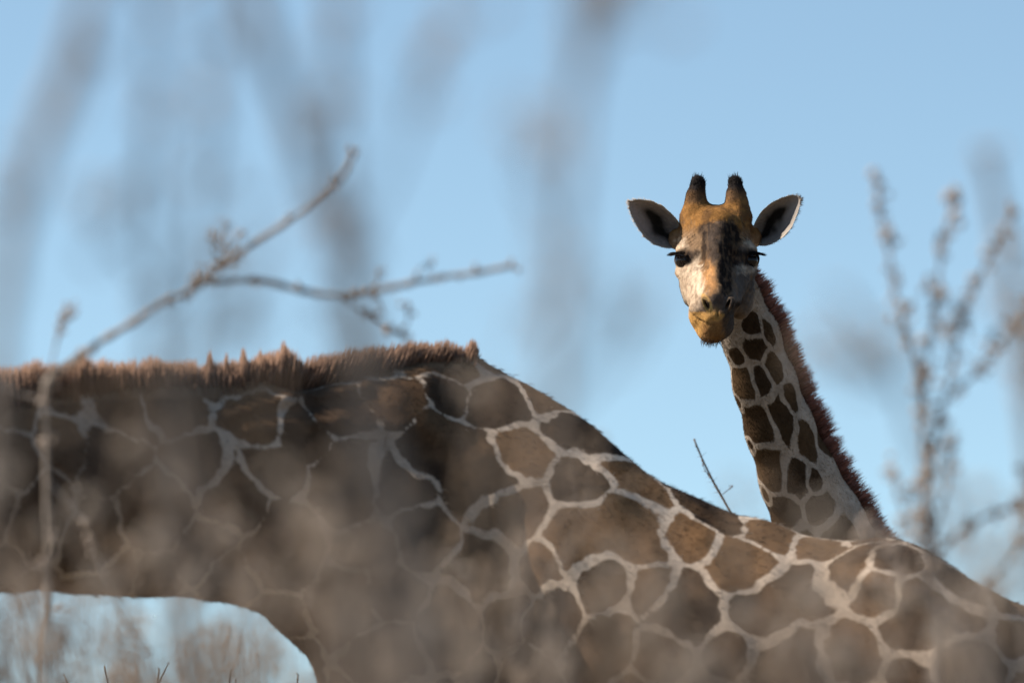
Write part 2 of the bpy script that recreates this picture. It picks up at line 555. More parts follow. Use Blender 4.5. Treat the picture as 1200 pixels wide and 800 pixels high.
BODY_S = h(215, 270, -500)
def far_body_field(P):
    d = neck_field(P)
    s = f32(*BODY_S)
    fwd = f32(0.62, 0.78, 0.0)
    side = f32(0.78, -0.62, 0.0)
    def L(a, b, c): return tuple(s + fwd * a + side * b + f32(0, 0, c))
    R = np.stack([fwd, side, f32(0, 0, 1)], 1)
    d = smin(d, ell(P, L(20, 0, -75), (105, 88, 125), R), 50)
    d = smin(d, ell(P, L(170, 0, -115), (190, 98, 118), R), 60)
    d = smin(d, ell(P, L(310, 0, -95), (95, 84, 105), R), 60)
    gz = FAR_FEET
    for a, b in ((5, 48), (20, -48), (330, 45), (350, -45)):
        hind = a > 100
        k = -235 if not hind else -215
        d = smin(d, cone(P, L(a, b, -110), L(a + (8 if hind else -2), b * 0.95, k), 52 if hind else 46, 27), 30)
        mid = (k + gz - s[2]) / 2 - 20
        d = smin(d, cone(P, L(a + (8 if hind else -2), b * 0.95, k), L(a + (26 if hind else 0), b * 0.9, mid), 27, 18), 14)
        d = smin(d, ell(P, L(a + (26 if hind else 0), b * 0.9, mid), (20, 20, 26)), 10)
        d = smin(d, cone(P, L(a + (26 if hind else 0), b * 0.9, mid), L(a + (18 if hind else 0), b * 0.9, gz - s[2] + 32), 17, 13), 8)
        d = smin(d, cone(P, L(a + (18 if hind else 0), b * 0.9, gz - s[2] + 34), L(a + (10 if hind else -8), b * 0.9, gz - s[2] + 18), 16, 18), 8)
    d = smin(d, cone(P, L(395, 0, -55), L(425, 0, -120), 15, 9), 14)
    return d, L

# how far below the frame centre the ground lies under the far giraffe, in local units
_c = frame_to_world([[BODY_S[0] + 150, BODY_S[1] + 150, 0]], FOCUS)[0]
FAR_FEET = -_c[2] / (WF * FOCUS / 1200) / math.cos(PITCH)

def far_field(P):
    P = P.astype(np.float32)
    out_ = np.empty(len(P), np.float32)
    hi = P[:, 2] > HZ - 150
    if hi.any():
        Q = P[hi]; out_[hi] = smin(head_field(Q), neck_field(Q), 10)
    if not hi.all():
        out_[~hi] = far_body_field(P[~hi])[0]
    return out_

def sstep(a, b, x):
    t = np.clip((x - a) / (b - a), 0, 1)
    return t * t * (3 - 2 * t)

def patches(P, seeds, rad, axis=None, warp=0.0, wf=0.02):
    """Voronoi-like coat: value > 0.5 inside a patch; tone differs from patch to patch"""
    Q = P.copy()
    if warp:
        Q = Q + warp * np.stack([vnoise(P + 31.7 * k, wf) for k in range(3)], -1)
    S = np.asarray(seeds, dtype=np.float32); R = np.asarray(rad, dtype=np.float32)
    N = len(Q)
    F1 = np.full(N, 9.0, np.float32); F2 = F1.copy(); I1 = np.zeros(N, np.int32)
    for i in range(len(S)):
        D = Q - S[i]
        r = R[i]
        if axis is not None:                     # r = (along, across)
            al = D @ axis
            pe2 = (D * D).sum(1) - al * al
            f = np.sqrt((al / r[0]) ** 2 + np.maximum(pe2, 0) / r[1] ** 2)
        else:
            f = np.sqrt((D * D).sum(1)) / r
        m = f < F1
        F2 = np.where(m, F1, np.minimum(F2, f)); I1 = np.where(m, i, I1); F1 = np.where(m, f, F1)
    return F1, F2, I1

# patches seen on the neck (frame px, half length, half width)
NECK_SPOTS = [(883, 381, 13, 8), (886, 405, 14, 10), (867, 415, 10, 6), (908, 390, 17, 8), (911, 431, 15, 8), (875, 450, 17, 11), (896, 449, 18, 9),
              (920, 490, 30, 11), (892, 498, 22, 14), (936, 471, 17, 10), (951, 518, 23, 12), (907, 548, 23, 15), (937, 562, 22, 13), (959, 567, 15, 8),
              (923, 606, 20, 18), (866, 478, 12, 5), (897, 585, 14, 6), (927, 438, 14, 5), (880, 525, 12, 5), (966, 600, 22, 14), (990, 640, 30, 18), (945, 645, 26, 18), (850, 420, 9, 5)]

def far_coat(P):
    seeds, rad = [], []
    for px, py, a, b in NECK_SPOTS:
        x, z = px - 600.0, 400.0 - py
        # depth of the near side of the neck there
        t = np.clip((HZ - z) / 480, 0, 1)
        yy = np.interp(HZ - z, [-k[2] for k in NECK], [k[1] for k in NECK])
        ww = np.interp(HZ - z, [-k[2] for k in NECK], [k[3] for k in NECK])
        seeds.append((x, yy - ww * 0.62, z)); rad.append((a * 1.3, b * 1.38))
    r = np.random.default_rng(5)
    for k in range(46):                               # the far side and the chest
        t = r.uniform(0.05, 1.0)
        zz = HZ - 40 - t * 420
        xx = np.interp(HZ - zz, [-q[2] for q in NECK], [q[0] for q in NECK]) + HX
        yy = np.interp(HZ - zz, [-q[2] for q in NECK], [q[1] for q in NECK])
        ww = np.interp(HZ - zz, [-q[2] for q in NECK], [q[3] for q in NECK])
        a = r.uniform(0.25, math.pi - 0.25)
        seeds.append((xx + ww * math.cos(a), yy + ww * 0.8 * math.sin(a), zz)); rad.append((20 + 10 * t, 13 + 6 * t))
    F1, F2, I = patches(P, seeds, rad, ND, 2.5, 0.09)
    v = np.minimum(0.5 + (F2 - F1 - 0.27) * 1.1, 0.5 + (1.1 - F1) * 1.6)
    # body: plain random cells
    b = P[:, 2] < HZ - 380
    if b.any():
        bs = []
        s = f32(*BODY_S)
        for k in range(150):
            bs.append(s + f32(0.62, 0.78, 0) * r.uniform(-100, 420) + f32(0.78, -0.62, 0) * r.uniform(-100, 100) + f32(0, 0, 1) * r.uniform(-300, 60))
        G1, G2, J = patches(P[b], bs, np.full(len(bs), 48.0), None, 6, 0.02)
        vb = 0.5 + (G2 - G1 - 0.2) * 1.2
        k = sstep(HZ - 380, HZ - 440, P[b][:, 2])
        v[b] = v[b] * (1 - k) + vb * k
        low = sstep(BODY_S[2] - 260, BODY_S[2] - 340, P[b][:, 2])
        v[b] = v[b] * (1 - low)
    tone = ((I * 37) % 17) / 17.0
    return np.clip(v, 0, 1), tone

def lerp(c, col, wgt):
    return c + (np.array(col)[None] - c) * wgt[:, None]

def blob(x, z, cx, cz, rx, rz, soft=0.45):
    d = np.sqrt(((x - cx) / rx) ** 2 + ((z - cz) / rz) ** 2)
    return 1 - sstep(1 - soft, 1 + soft, d)

def head_paint(P):
    """colour of the short coat on the head, shade painted in on its right, and how much it replaces the neck pattern"""
    x = P[:, 0] - HX; y = P[:, 1]; z = P[:, 2] - HZ
    nz = vnoise(P, 0.09) * 4 + vnoise(P + 5, 0.33) * 2.2; n2 = vnoise(P, 0.3)
    xw = x + nz; zw = z + vnoise(P + 77, 0.09) * 4 + vnoise(P + 15, 0.33) * 2.2
    c = np.tile(np.array([[0.21, 0.135, 0.08]]), (len(P), 1))
    pale = (0.50, 0.40, 0.305)
    tan = (0.20, 0.10, 0.032)
    dark = (0.014, 0.010, 0.009)
    grey = (0.085, 0.072, 0.066)
    c = lerp(c, tan, sstep(22, 36, zw))                                  # crown and horns
    c = lerp(c, (0.11, 0.058, 0.025), 0.85 * sstep(-0.1, 0.6, vnoise(P + 70, 0.10) + 0.5 * vnoise(P + 71, 0.3)) * sstep(24, 36, zw))
    c = lerp(c, (0.40, 0.31, 0.23), blob(xw, zw, -30, -34, 15, 36, 0.35))        # left cheek
    c = lerp(c, pale, 0.9 * blob(xw, zw, -22, -24, 7, 24))
    c = lerp(c, grey, blob(xw, zw, 34, -30, 17, 46, 0.4))                # right cheek, its shade painted in as grey
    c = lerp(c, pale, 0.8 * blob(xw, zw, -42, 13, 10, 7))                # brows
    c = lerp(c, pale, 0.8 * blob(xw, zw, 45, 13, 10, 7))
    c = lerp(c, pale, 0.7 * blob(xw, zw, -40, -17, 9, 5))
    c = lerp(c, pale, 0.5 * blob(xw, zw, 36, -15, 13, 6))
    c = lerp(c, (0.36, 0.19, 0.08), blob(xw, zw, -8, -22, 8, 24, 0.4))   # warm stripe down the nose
    c = lerp(c, (0.036, 0.026, 0.021), 0.97 * blob(xw, zw, 4, 29, 23, 12, 0.22))  # dark forehead patch, deepened with painted shade
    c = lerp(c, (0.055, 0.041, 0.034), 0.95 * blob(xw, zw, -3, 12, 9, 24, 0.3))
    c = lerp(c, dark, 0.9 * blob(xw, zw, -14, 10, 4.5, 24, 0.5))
    c = lerp(c, dark, blob(xw, zw, 16, 12, 13, 27, 0.22))  # dark face patch right of centre, shadow painted into the fur colour too
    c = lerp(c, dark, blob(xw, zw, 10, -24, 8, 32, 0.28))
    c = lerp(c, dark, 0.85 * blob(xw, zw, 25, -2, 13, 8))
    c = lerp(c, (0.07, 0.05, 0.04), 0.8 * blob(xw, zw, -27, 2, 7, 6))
    for ex, ez in ((-38, -2), (41, -2)):
        c = lerp(c, (0.015, 0.011, 0.010), blob(x, z, ex, ez - 0.5, 12.0, 9.5, 0.3))
    c = lerp(c, (0.06, 0.046, 0.04), blob(xw, zw, 2, -56, 18, 12, 0.3) * (y < -40))        # nose
    c = lerp(c, (0.11, 0.088, 0.075), 0.85 * blob(xw, zw, -18, -63, 6, 12) * (y < -30))
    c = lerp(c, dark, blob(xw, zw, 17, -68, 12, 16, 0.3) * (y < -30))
    for s, cx in ((-1, -12), (1, 12)):                                   # pale rims of the nostrils
        ring = np.abs(np.sqrt(((x - cx - s * (z + 57) * 0.35) / 3.6) ** 2 + ((z + 57) / 8.5) ** 2) - 1)
        c = lerp(c, (0.44, 0.27, 0.10) if s < 0 else (0.05, 0.04, 0.034), 0.95 * (1 - sstep(0.3, 0.65, ring)) * (y < -80))
        c = lerp(c, (0.012, 0.009, 0.008), (1 - sstep(0.5, 0.75, np.sqrt(((x - cx - s * (z + 57) * 0.35) / 3.6) ** 2 + ((z + 57) / 8.5) ** 2))) * (y < -80))
    ye = (0.36, 0.205, 0.07)
    c = lerp(c, ye, blob(xw, zw, -3, -70, 10, 7, 0.4) * (y < -70))       # lips
    c = lerp(c, ye, blob(xw, zw, -23, -80, 14, 18, 0.35) * (y < -45) * (z < -66))
    c = lerp(c, (0.19, 0.10, 0.04), blob(xw, zw, -3, -91, 15, 13, 0.4) * (y < -45) * (z < -76))
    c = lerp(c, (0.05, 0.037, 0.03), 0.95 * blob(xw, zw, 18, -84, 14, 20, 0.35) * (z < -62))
    dx = x + 6
    zm = -79 + 0.022 * dx * dx * np.where(dx < 0, 1.0, 0.45)
    c = lerp(c, (0.07, 0.045, 0.03), 0.3 * (1 - sstep(0.6, 2.6, np.abs(z - zm))) * (y < -60) * sstep(0, -8, dx))  # shading along the crease of the mouth, painted
    tipb = sstep(70, 82, z + 3 * n2)
    c = lerp(c, (0.10, 0.06, 0.035), 0.8 * sstep(58, 72, zw))
    c = lerp(c, (0.016, 0.013, 0.013), tipb)
    mot = sstep(0.15, 0.6, vnoise(P + 21, 0.16) + 0.5 * vnoise(P + 8, 0.4))
    c = lerp(c, (0.13, 0.085, 0.055), 0.45 * mot * (z < 40) * (z > -66))
    stri = sstep(0.1, 0.7, vnoise(np.stack([P[:, 0] * 0.5, P[:, 1] * 0.1, P[:, 2] * 0.12], 1), 1.0))
    c = lerp(c, (0.15, 0.095, 0.055), 0.4 * stri * (z < 45) * (z > -50))
    c = c * (1 + 0.2 * n2[:, None] + 0.12 * vnoise(P + 3, 0.8)[:, None])
    hz = HZ - 45 - 0.55 * np.clip(y, 0, 80) * 0.4
    a = np.maximum(sstep(40, 5, y + 0.25 * np.abs(x)), sstep(-42, -22, z))
    return np.clip(c, 0.004, 1), a

def coat_rgb(P, pale=(0.33, 0.275, 0.23), lo=(0.036, 0.022, 0.013), hi=(0.075, 0.046, 0.025)):
    v, t = far_coat(P)
    m = sstep(0.44, 0.58, v)[:, None]
    br = np.array(lo)[None] * (1 - t[:, None]) + np.array(hi)[None] * t[:, None]
    c = np.array(pale)[None] * (1 - m) + br * m
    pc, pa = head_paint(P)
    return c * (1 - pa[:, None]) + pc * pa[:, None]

def build_far():
    g = empty('giraffe', tuple(np.append(_c[:2], 0.0)))
    tag(g, 'giraffe facing the camera with raised neck, behind the other one\'s back', 'giraffe', 'giraffes')
    xs = axis_steps(HX - 130, 6, HX - 66, 1.05, HX + 68, 1.7, HX + 165, 6, HX + 760)
    ys = axis_steps(-126, 1.15, 20, 1.7, 120, 3, 220, 6.5, 760)
    zs = axis_steps(FAR_FEET - 10, 8, HZ - 620, 6, HZ - 330, 2.6, HZ - 112, 1.05, HZ + 106)
    V, F = surface(far_field, xs, ys, zs)
    Wd = frame_to_world(V, FOCUS)
    o = mesh_obj('body', Wd, F, M_COAT_FAR, g)
    v, tone = far_coat(V)
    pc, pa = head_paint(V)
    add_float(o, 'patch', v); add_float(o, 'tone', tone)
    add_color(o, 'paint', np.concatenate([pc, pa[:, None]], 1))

    # short coat on head and neck
    s = WF * FOCUS / 1200
    def fur(sel, n, ln, wd, lift, name):
        I = np.where(sel)[0]
        I = RNG.choice(I, n)
        Pn = V[I] + RNG.normal(0, 0.6, (n, 3)).astype(np.float32)
        Pn = Pn - grad(far_field, Pn) * far_field(Pn)[:, None]
        N = grad(far_field, Pn, 1.2)
        onhead = sstep(30, -10, Pn[:, 1] - 0.2 * (HZ - 40 - Pn[:, 2]).clip(0))[:, None] * (Pn[:, 2:3] > HZ - 112)
        flow = onhead * f32(0.0, 0.55, 0.8) + (1 - onhead) * (ND * 1.0)
        flow = flow + 0.35 * np.stack([vnoise(Pn + 9 * k, 0.06) for k in range(3)], -1) + RNG.normal(0, 0.16, (n, 3))
        T = flow - N * (flow * N).sum(1, keepdims=True)
        T /= np.linalg.norm(T, axis=1, keepdims=True) + 1e-6
        d = T + N * (lift + RNG.random((n, 1)) * 0.25)
        L = ln * RNG.uniform(0.6, 1.3, n)
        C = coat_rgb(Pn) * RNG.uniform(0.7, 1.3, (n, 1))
        Vv, Ff, Cc = strands(Pn - N * 0.4, d, L, np.full(n, wd), C * 0.85, C * 1.15, None, (0.0,))
        fo = mesh_obj(name, frame_to_world(Vv, FOCUS), Ff, M_HAIR, g, False)
        add_color(fo, 'hair', Cc); tag(fo, kind='stuff')
    hd = (V[:, 2] > HZ - 108) & (V[:, 1] < 70)
    # keep hair off eyes, nostrils and mouth
    x, y, z = V[:, 0] - HX, V[:, 1], V[:, 2] - HZ
    for sd, e in EYES:
        hd &= ((V - f32(*e)) ** 2).sum(1) > 14.0 ** 2
    hd &= ~((np.abs(z + 57) < 11) & (np.abs(x) < 18) & (y < -98))
    hd &= ~((np.abs(z + 78) < 3) & (y < -90) & (np.abs(x) < 12))
    fur(hd & (z > -45), 34000, 2.7, 0.28, 0.2, 'face_fur')
    fur(hd & (z <= -45), 11000, 2.4, 0.30, 0.2, 'muzzle_fur')
    fur((V[:, 2] < HZ - 30) & (V[:, 2] > HZ - 345) & (V[:, 1] > 20), 36000, 3.6, 0.30, 0.10, 'neck_fur')
    # chin bristles
    n = 90
    P0 = np.stack([HX - 8 + RNG.uniform(-16, 18, n), -84 + RNG.uniform(-14, 14, n), np.full(n, HZ - 100)], 1)
    P0 = P0 - grad(far_field, P0.astype(np.float32)) * far_field(P0.astype(np.float32))[:, None]
    Vv, Ff, Cc = strands(P0, np.array([[-0.1, -0.3, -1.0]]) + RNG.normal(0, .3, (n, 3)), RNG.uniform(4, 9, n), np.full(n, .3), np.tile([[.06, .04, .03]], (n, 1)), np.tile([[.10, .07, .05]], (n, 1)))
    fo = mesh_obj('chin_bristles', frame_to_world(Vv, FOCUS), Ff, M_HAIR, g, False); add_color(fo, 'hair', Cc); tag(fo, kind='stuff')

    # hair tufts on the horns
    for sd, x1 in ((-1, -20), (1, 24)):
        n = 1500
        a = RNG.uniform(0, 6.28, n); q = RNG.uniform(0, 1, n)
        zz = 66 + 20 * q
        rr = np.where(q < 0.85, 8.8 - 3.0 * q * q, 6.5 * np.sqrt(RNG.random(n)))
        P0 = np.stack([HX + x1 + sd * 1.2 * (1 - q) + rr * np.cos(a), 21 + rr * np.sin(a), HZ + zz + 2], 1)
        d = np.stack([np.cos(a) * 0.04 + 0.06, np.sin(a) * 0.04, np.full(n, 1.0)], 1) + RNG.normal(0, .13, (n, 3)) + np.array([[sd * -0.05, 0.1, 0]])
        c0 = np.where((q > 0.45)[:, None], [[.012, .010, .010]], [[.10, .052, .026]]) * RNG.uniform(.6, 1.5, (n, 1))
        Vv, Ff, Cc = strands(P0, d, RNG.uniform(4, 11, n) * (0.5 + 0.45 * q) * (1 + 0.35 * (rr < 4)), np.full(n, .45), c0, c0 * 1.3)
        fo = mesh_obj('horn_tuft', frame_to_world(Vv, FOCUS), Ff, M_HAIR, g, False); add_color(fo, 'hair', Cc); tag(fo, kind='stuff')

    # eyes with lashes
    for sd, e in EYES:
        vs, fs = [], []
        nu, nv = 24, 16
        for j in range(nv + 1):
            for i in range(nu):
                th, ph = math.pi * j / nv, 2 * math.pi * i / nu
                vs.append((e[0] + 10.3 * math.sin(th) * math.cos(ph), e[1] + 10.3 * math.sin(th) * math.sin(ph), e[2] - 1.0 + 10.3 * math.cos(th)))
        for j in range(nv):
            for i in range(nu):
                fs.append((j * nu + i, (j + 1) * nu + i, (j + 1) * nu + (i + 1) % nu, j * nu + (i + 1) % nu))
        eo = mesh_obj('eye', frame_to_world(vs, FOCUS), fs, M_EYE, g)
        n = 170
        u = np.linspace(-0.35, 1.0, n)
        an = np.radians(90 - sd * 0) 
        dirs = np.stack([sd * np.sin(np.radians(20 + 75 * u)), -np.cos(np.radians(20 + 75 * u)), np.zeros(n)], 1)
        P0 = np.array(e)[None] + dirs * 11.0 + np.stack([np.zeros(n), np.zeros(n), 8.0 - 2.0 * u * u + RNG.normal(0, .6, n)], 1)
        d = dirs + np.array([[sd * 0.35, -0.1, 0.02]]) + RNG.normal(0, .10, (n, 3))
        bend = np.stack([np.zeros(n), np.zeros(n), np.full(n, -1.6)], 1)
        cb = np.tile([[.010, .008, .008]], (n, 1))
        Vv, Ff, Cc = strands(P0, d, RNG.uniform(5, 11, n), np.full(n, .42), cb, cb, bend)
        lo = mesh_obj('eyelashes', frame_to_world(Vv, FOCUS), Ff, M_HAIR, g, False); add_color(lo, 'hair', Cc); tag(lo, kind='stuff')

    # ears: cupped leaves with thickness
    def ear(up, low, sd, yb, yt):
        def curve(pts, t):
            pts = np.array(pts, float)
            pts = np.stack([720 + pts[:, 0] / 3.3333 - 600, 400 - (180 + pts[:, 1] / 3.3333)], 1)
            L = np.concatenate([[0], np.cumsum(np.linalg.norm(np.diff(pts, axis=0), axis=1))]); L /= L[-1]
            return np.stack([np.interp(t, L, pts[:, k]) for k in (0, 1)], 1)
        nt_, ns = 40, 21
        t = np.linspace(0, 1, nt_)
        U, Lw = curve(up, t), curve(low, t)
        # smooth outlines
        for _ in range(2):
            U[1:-1] = (U[:-2] + 2 * U[1:-1] + U[2:]) / 4; Lw[1:-1] = (Lw[:-2] + 2 * Lw[1:-1] + Lw[2:]) / 4
        vs, cs = [], []
        for layer in (0, 1):
            for i in range(nt_):
                wd = np.linalg.norm(U[i] - Lw[i])
                for j in range(ns):
                    q = j / (ns - 1)
                    p = U[i] * (1 - q) + Lw[i] * q
                    cup = (0.50 if sd < 0 else 0.62) * wd * (1 - (2 * q - 1) ** 2) * (1 - 0.35 * t[i])
                    edge = (1 - (2 * q - 1) ** 8) * min(1, (1 - t[i]) * 14)
                    y = yb + (yt - yb) * t[i] + cup + (1.6 * edge + 0.7 if layer else 0.0)
                    vs.append((p[0], y, p[1]))
                    c = np.array([0.27, 0.24, 0.225])
                    r_ = random.random() * 0.18 + 0.9
                    if layer == 0:
                        dk = math.exp(-((q - 0.40) / 0.17) ** 2 - ((t[i] - 0.46) / 0.22) ** 2) + 0.8 * math.exp(-((q - 0.62) / 0.16) ** 2 - ((t[i] - 0.25) / 0.2) ** 2)
                        dk *= 1.0 + 0.5 * float(vnoise(np.array([[p[0], 3.0, p[1]]]), 0.16)[0])
                        c = c * (1 - 0.97 * min(1, dk * 1.6)) * r_
                        c = c * (0.75 + 0.25 * min(1, 4 * min(q, 1 - q) + 0.2))
                        if min(q, 1 - q) < 0.06 or t[i] > 0.96: c = np.array([0.30, 0.26, 0.225])
                    else:
                        c = np.array([0.30, 0.20, 0.12]) * r_
                    cs.append(c)
        fs = []
        n1 = nt_ * ns
        for i in range(nt_ - 1):
            for j in range(ns - 1):
                a, b, c, d = i * ns + j, (i + 1) * ns + j, (i + 1) * ns + j + 1, i * ns + j + 1
                fs.append((a, b, c, d) if sd < 0 else (d, c, b, a))
                fs.append((n1 + d, n1 + c, n1 + b, n1 + a) if sd < 0 else (n1 + a, n1 + b, n1 + c, n1 + d))
        rim = [i * ns for i in range(nt_)] + [(nt_ - 1) * ns + j for j in range(1, ns)] + [i * ns + ns - 1 for i in range(nt_ - 2, -1, -1)]
        for a, b in zip(rim[:-1], rim[1:]):
            fs.append((a, n1 + a, n1 + b, b))
        vs = np.array(vs); cs = np.array(cs)
        eo = mesh_obj('ear', frame_to_world(vs, FOCUS), fs, M_EAR, g)
        add_color(eo, 'hair', cs)
        # fringe and inner hair
        n = 900
        k = RNG.choice(rim, n)
        ctr = vs[:n1].mean(0)
        d = vs[k] - ctr; d /= np.linalg.norm(d, axis=1, keepdims=True)
        d = d * 0.6 + np.array([[sd * 0.9, -0.1, 0.35]]) + RNG.normal(0, .3, (n, 3))
        c0 = np.tile([[.40, .35, .31]], (n, 1)) * RNG.uniform(.5, 1.2, (n, 1))
        V1, F1, C1 = strands(vs[k], d, RNG.uniform(0.6, 1.9, n), np.full(n, .25), c0, c0, None, (0.0,))
        n = 1400
        k = RNG.integers(0, n1, n)
        d = np.array([[sd * 1.0, -0.55, 0.5]]) + RNG.normal(0, .3, (n, 3))
        c0 = cs[k] * RNG.uniform(.7, 1.4, (n, 1))
        V2, F2_, C2 = strands(vs[k], d, RNG.uniform(3, 7, n), np.full(n, .35), c0, c0 * 1.2, None, (0.0,))
        fo = mesh_obj('ear_hair', frame_to_world(np.concatenate([V1, V2]), FOCUS), np.concatenate([F1, F2_ + len(V1)]), M_HAIR, eo, False)
        fo.location = (0, 0, 0); add_color(fo, 'hair', np.concatenate([C1, C2])); tag(fo, kind='stuff')
    ear([(268, 290), (245, 255), (225, 235), (190, 204), (150, 187), (110, 180), (80, 180), (60, 190)], [(228, 368), (205, 369), (160, 356), (125, 332), (95, 295), (70, 250), (57, 215), (60, 190)], -1, 24, -8)
    ear([(538, 300), (553, 262), (575, 225), (610, 194), (650, 174), (690, 163), (712, 166), (722, 182)], [(566, 358), (592, 360), (625, 348), (660, 326), (692, 288), (712, 235), (721, 205), (722, 182)], 1, 24, -30)

    # mane along the back of the neck
    n = 7500
    t = RNG.random(n)
    zz = np.interp(t, [0, 1], [-18, -390])
    K = np.array(NECK)
    cx = np.interp(-zz, -K[:, 2], K[:, 0]); cy = np.interp(-zz, -K[:, 2], K[:, 1]); rr = np.interp(-zz, -K[:, 2], K[:, 3])
    P0 = np.stack([HX + cx, cy, HZ + zz], 1) + NA[None] * (rr * 0.93)[:, None] + NB[None] * RNG.normal(0, 4.5, (n, 1))
    cl = vnoise(np.stack([zz, zz * 0, zz * 0], 1), 0.12)
    d = NA[None] * 1.0 + np.array([[0.0, 0, 0.18]]) + RNG.normal(0, .13, (n, 3)) - ND[None] * (0.22 * vnoise(np.stack([zz, zz * 0 + 5, zz * 0], 1), 0.25))[:, None] + NB[None] * RNG.normal(0, .1, (n, 1))
    L = RNG.uniform(12, 33, n) * (0.95 + 0.22 * cl) * np.interp(-zz, [18, 60, 250, 390], [0.5, 0.85, 1.0, 1.0])
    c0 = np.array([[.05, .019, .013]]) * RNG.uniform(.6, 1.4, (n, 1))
    c1 = np.array([[.42, .18, .13]]) * RNG.uniform(.6, 1.5, (n, 1))  # reddish tips, their sunlit rim painted into the hair colour
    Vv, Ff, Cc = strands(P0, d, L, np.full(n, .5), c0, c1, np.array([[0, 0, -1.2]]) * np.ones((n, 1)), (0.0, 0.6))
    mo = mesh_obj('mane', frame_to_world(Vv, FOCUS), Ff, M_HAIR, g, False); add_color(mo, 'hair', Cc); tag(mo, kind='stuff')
    _, L_ = far_body_field(np.zeros((1, 3), np.float32))
    for a, b in ((5, 48), (20, -48), (330, 45), (350, -45)):
        q = L_(a + (6 if a > 100 else -6), b * 0.9, 0)
        hoof(g, (q[0], q[1], FAR_FEET), 25, 30, FOCUS)
    n = 500
    P0 = np.tile([L_(425, 0, -118)], (n, 1)) + RNG.normal(0, 4, (n, 3))
    cb = np.tile([[.02, .015, .013]], (n, 1))
    Vv, Ff, Cc = strands(P0, np.array([[0.05, 0, -1.0]]) + RNG.normal(0, .10, (n, 3)), RNG.uniform(70, 140, n), np.full(n, 1.0), cb, cb)
    to = mesh_obj('tail_tassel', frame_to_world(Vv, FOCUS), Ff, M_HAIR, g, False); add_color(to, 'hair', Cc); tag(to, kind='stuff')
    return g


def hoof(parent, p, r, hgt, d0):
    """cloven hoof: two flared halves, open cleft in front"""
    q = frame_to_world([p], d0)[0]; s = WF * d0 / 1200
    vs, fs = [], []
    for side in (-1, 1):
        b = len(vs)
        rings = [(1.0, 0.0), (0.97, 0.4), (0.84, 1.0)]
        m = 10
        for k, z in rings:
            for i in range(m):
                a = -math.pi / 2 + math.pi * i / (m - 1)
                vs.append((q[0] + s * r * k * (math.sin(a) * 1.15 - 0.1), q[1] + side * s * (r * 0.85 * k * max(0.06, math.cos(a))), s * hgt * z + 0.002))
        for l in range(2):
            for i in range(m - 1):
                fs.append((b + l * m + i, b + l * m + i + 1, b + (l + 1) * m + i + 1, b + (l + 1) * m + i))
            fs.append((b + l * m + m - 1, b + l * m, b + (l + 1) * m, b + (l + 1) * m + m - 1))
        fs.append(tuple(b + 2 * m + i for i in range(m)))
        fs.append(tuple(b + i for i in range(m - 1, -1, -1)))
    mesh_obj('hoof', vs, fs, M_HOOF, parent, False)
build_far()

# ------------------------------------------------------------------ the giraffe that walks across with its neck held level
ND0 = 22.9
NS = WF * ND0 / 1200
def near_y(px):
    return np.interp(px, [-900, -300, 0, 300, 560, 900, 1250, 1500], [-860, -560, -360, -150, 0, -30, -110, -160])
def npt(px, py, dy=0.0):
    """local point of the near giraffe whose axis depth follows near_y"""
    y = near_y(px) + dy
    k = (ND0 + y * NS) / ND0
    return (float((px - 600) * k), float(y), float((400 - py) * k))
def near_ground(y):
    d = ND0 + y * NS
    # local z where the world height is 0
    return -(CAM[2] + d * FW[2]) / (NS * UP[2])

# px, top, bottom, half width
NECK_L = [(-640, 560, 660, 42), (-480, 535, 672, 50), (-300, 515, 684, 58), (-100, 490, 690, 68), (0, 478, 692, 74), (100, 462, 695, 80), (200, 459, 698, 86),
          (260, 458, 706, 92), (310, 455, 722, 98), (360, 448, 765, 106), (430, 436, 860, 120), (500, 424, 900, 128), (560, 424, 900, 120)]
BACK_L = [(395, 560, 790, 90), (430, 470, 850, 118), (500, 428, 900, 138), (555, 418, 915, 142), (585, 425, 920, 148), (620, 447, 925, 152), (660, 477, 930, 158), (700, 503, 935, 164), (740, 535, 940, 170),
          (780, 565, 942, 174), (830, 591, 945, 176), (880, 608, 946, 176), (940, 623, 945, 174), (1000, 630, 940, 170), (1050, 638, 934, 164), (1100, 658, 928, 156), (1150, 694, 922, 146), (1200, 742, 915, 132), (1240, 790, 900, 112), (1270, 850, 890, 80)]
def loft_arrays(L):
    rows = []
    for px, tp, bt, hw in L:
        a, b = npt(px, tp), npt(px, bt)
        rows.append((a[0], a[1], (a[2] + b[2]) / 2, (a[2] - b[2]) / 2, hw))
    return np.array(rows, dtype=np.float32)
LN, LB = loft_arrays(NECK_L), loft_arrays(BACK_L)
def loft(P, L, top=0.0):
    x = P[:, 0]
    yc, zc, hh, hw = (np.interp(x, L[:, 0], L[:, k]).astype(np.float32) for k in (1, 2, 3, 4))
    u = (P[:, 2] - zc) / hh
    hw = hw * (1 - top * np.clip(u, 0, 1) ** 2)
    q = np.sqrt(u ** 2 + ((P[:, 1] - yc) / hw) ** 2)
    f = (q - 1) * np.minimum(hh, hw) * 0.9
    ends = np.maximum(L[0, 0] - x, x - L[-1, 0])
    return smax(f, ends.astype(np.float32), 30)

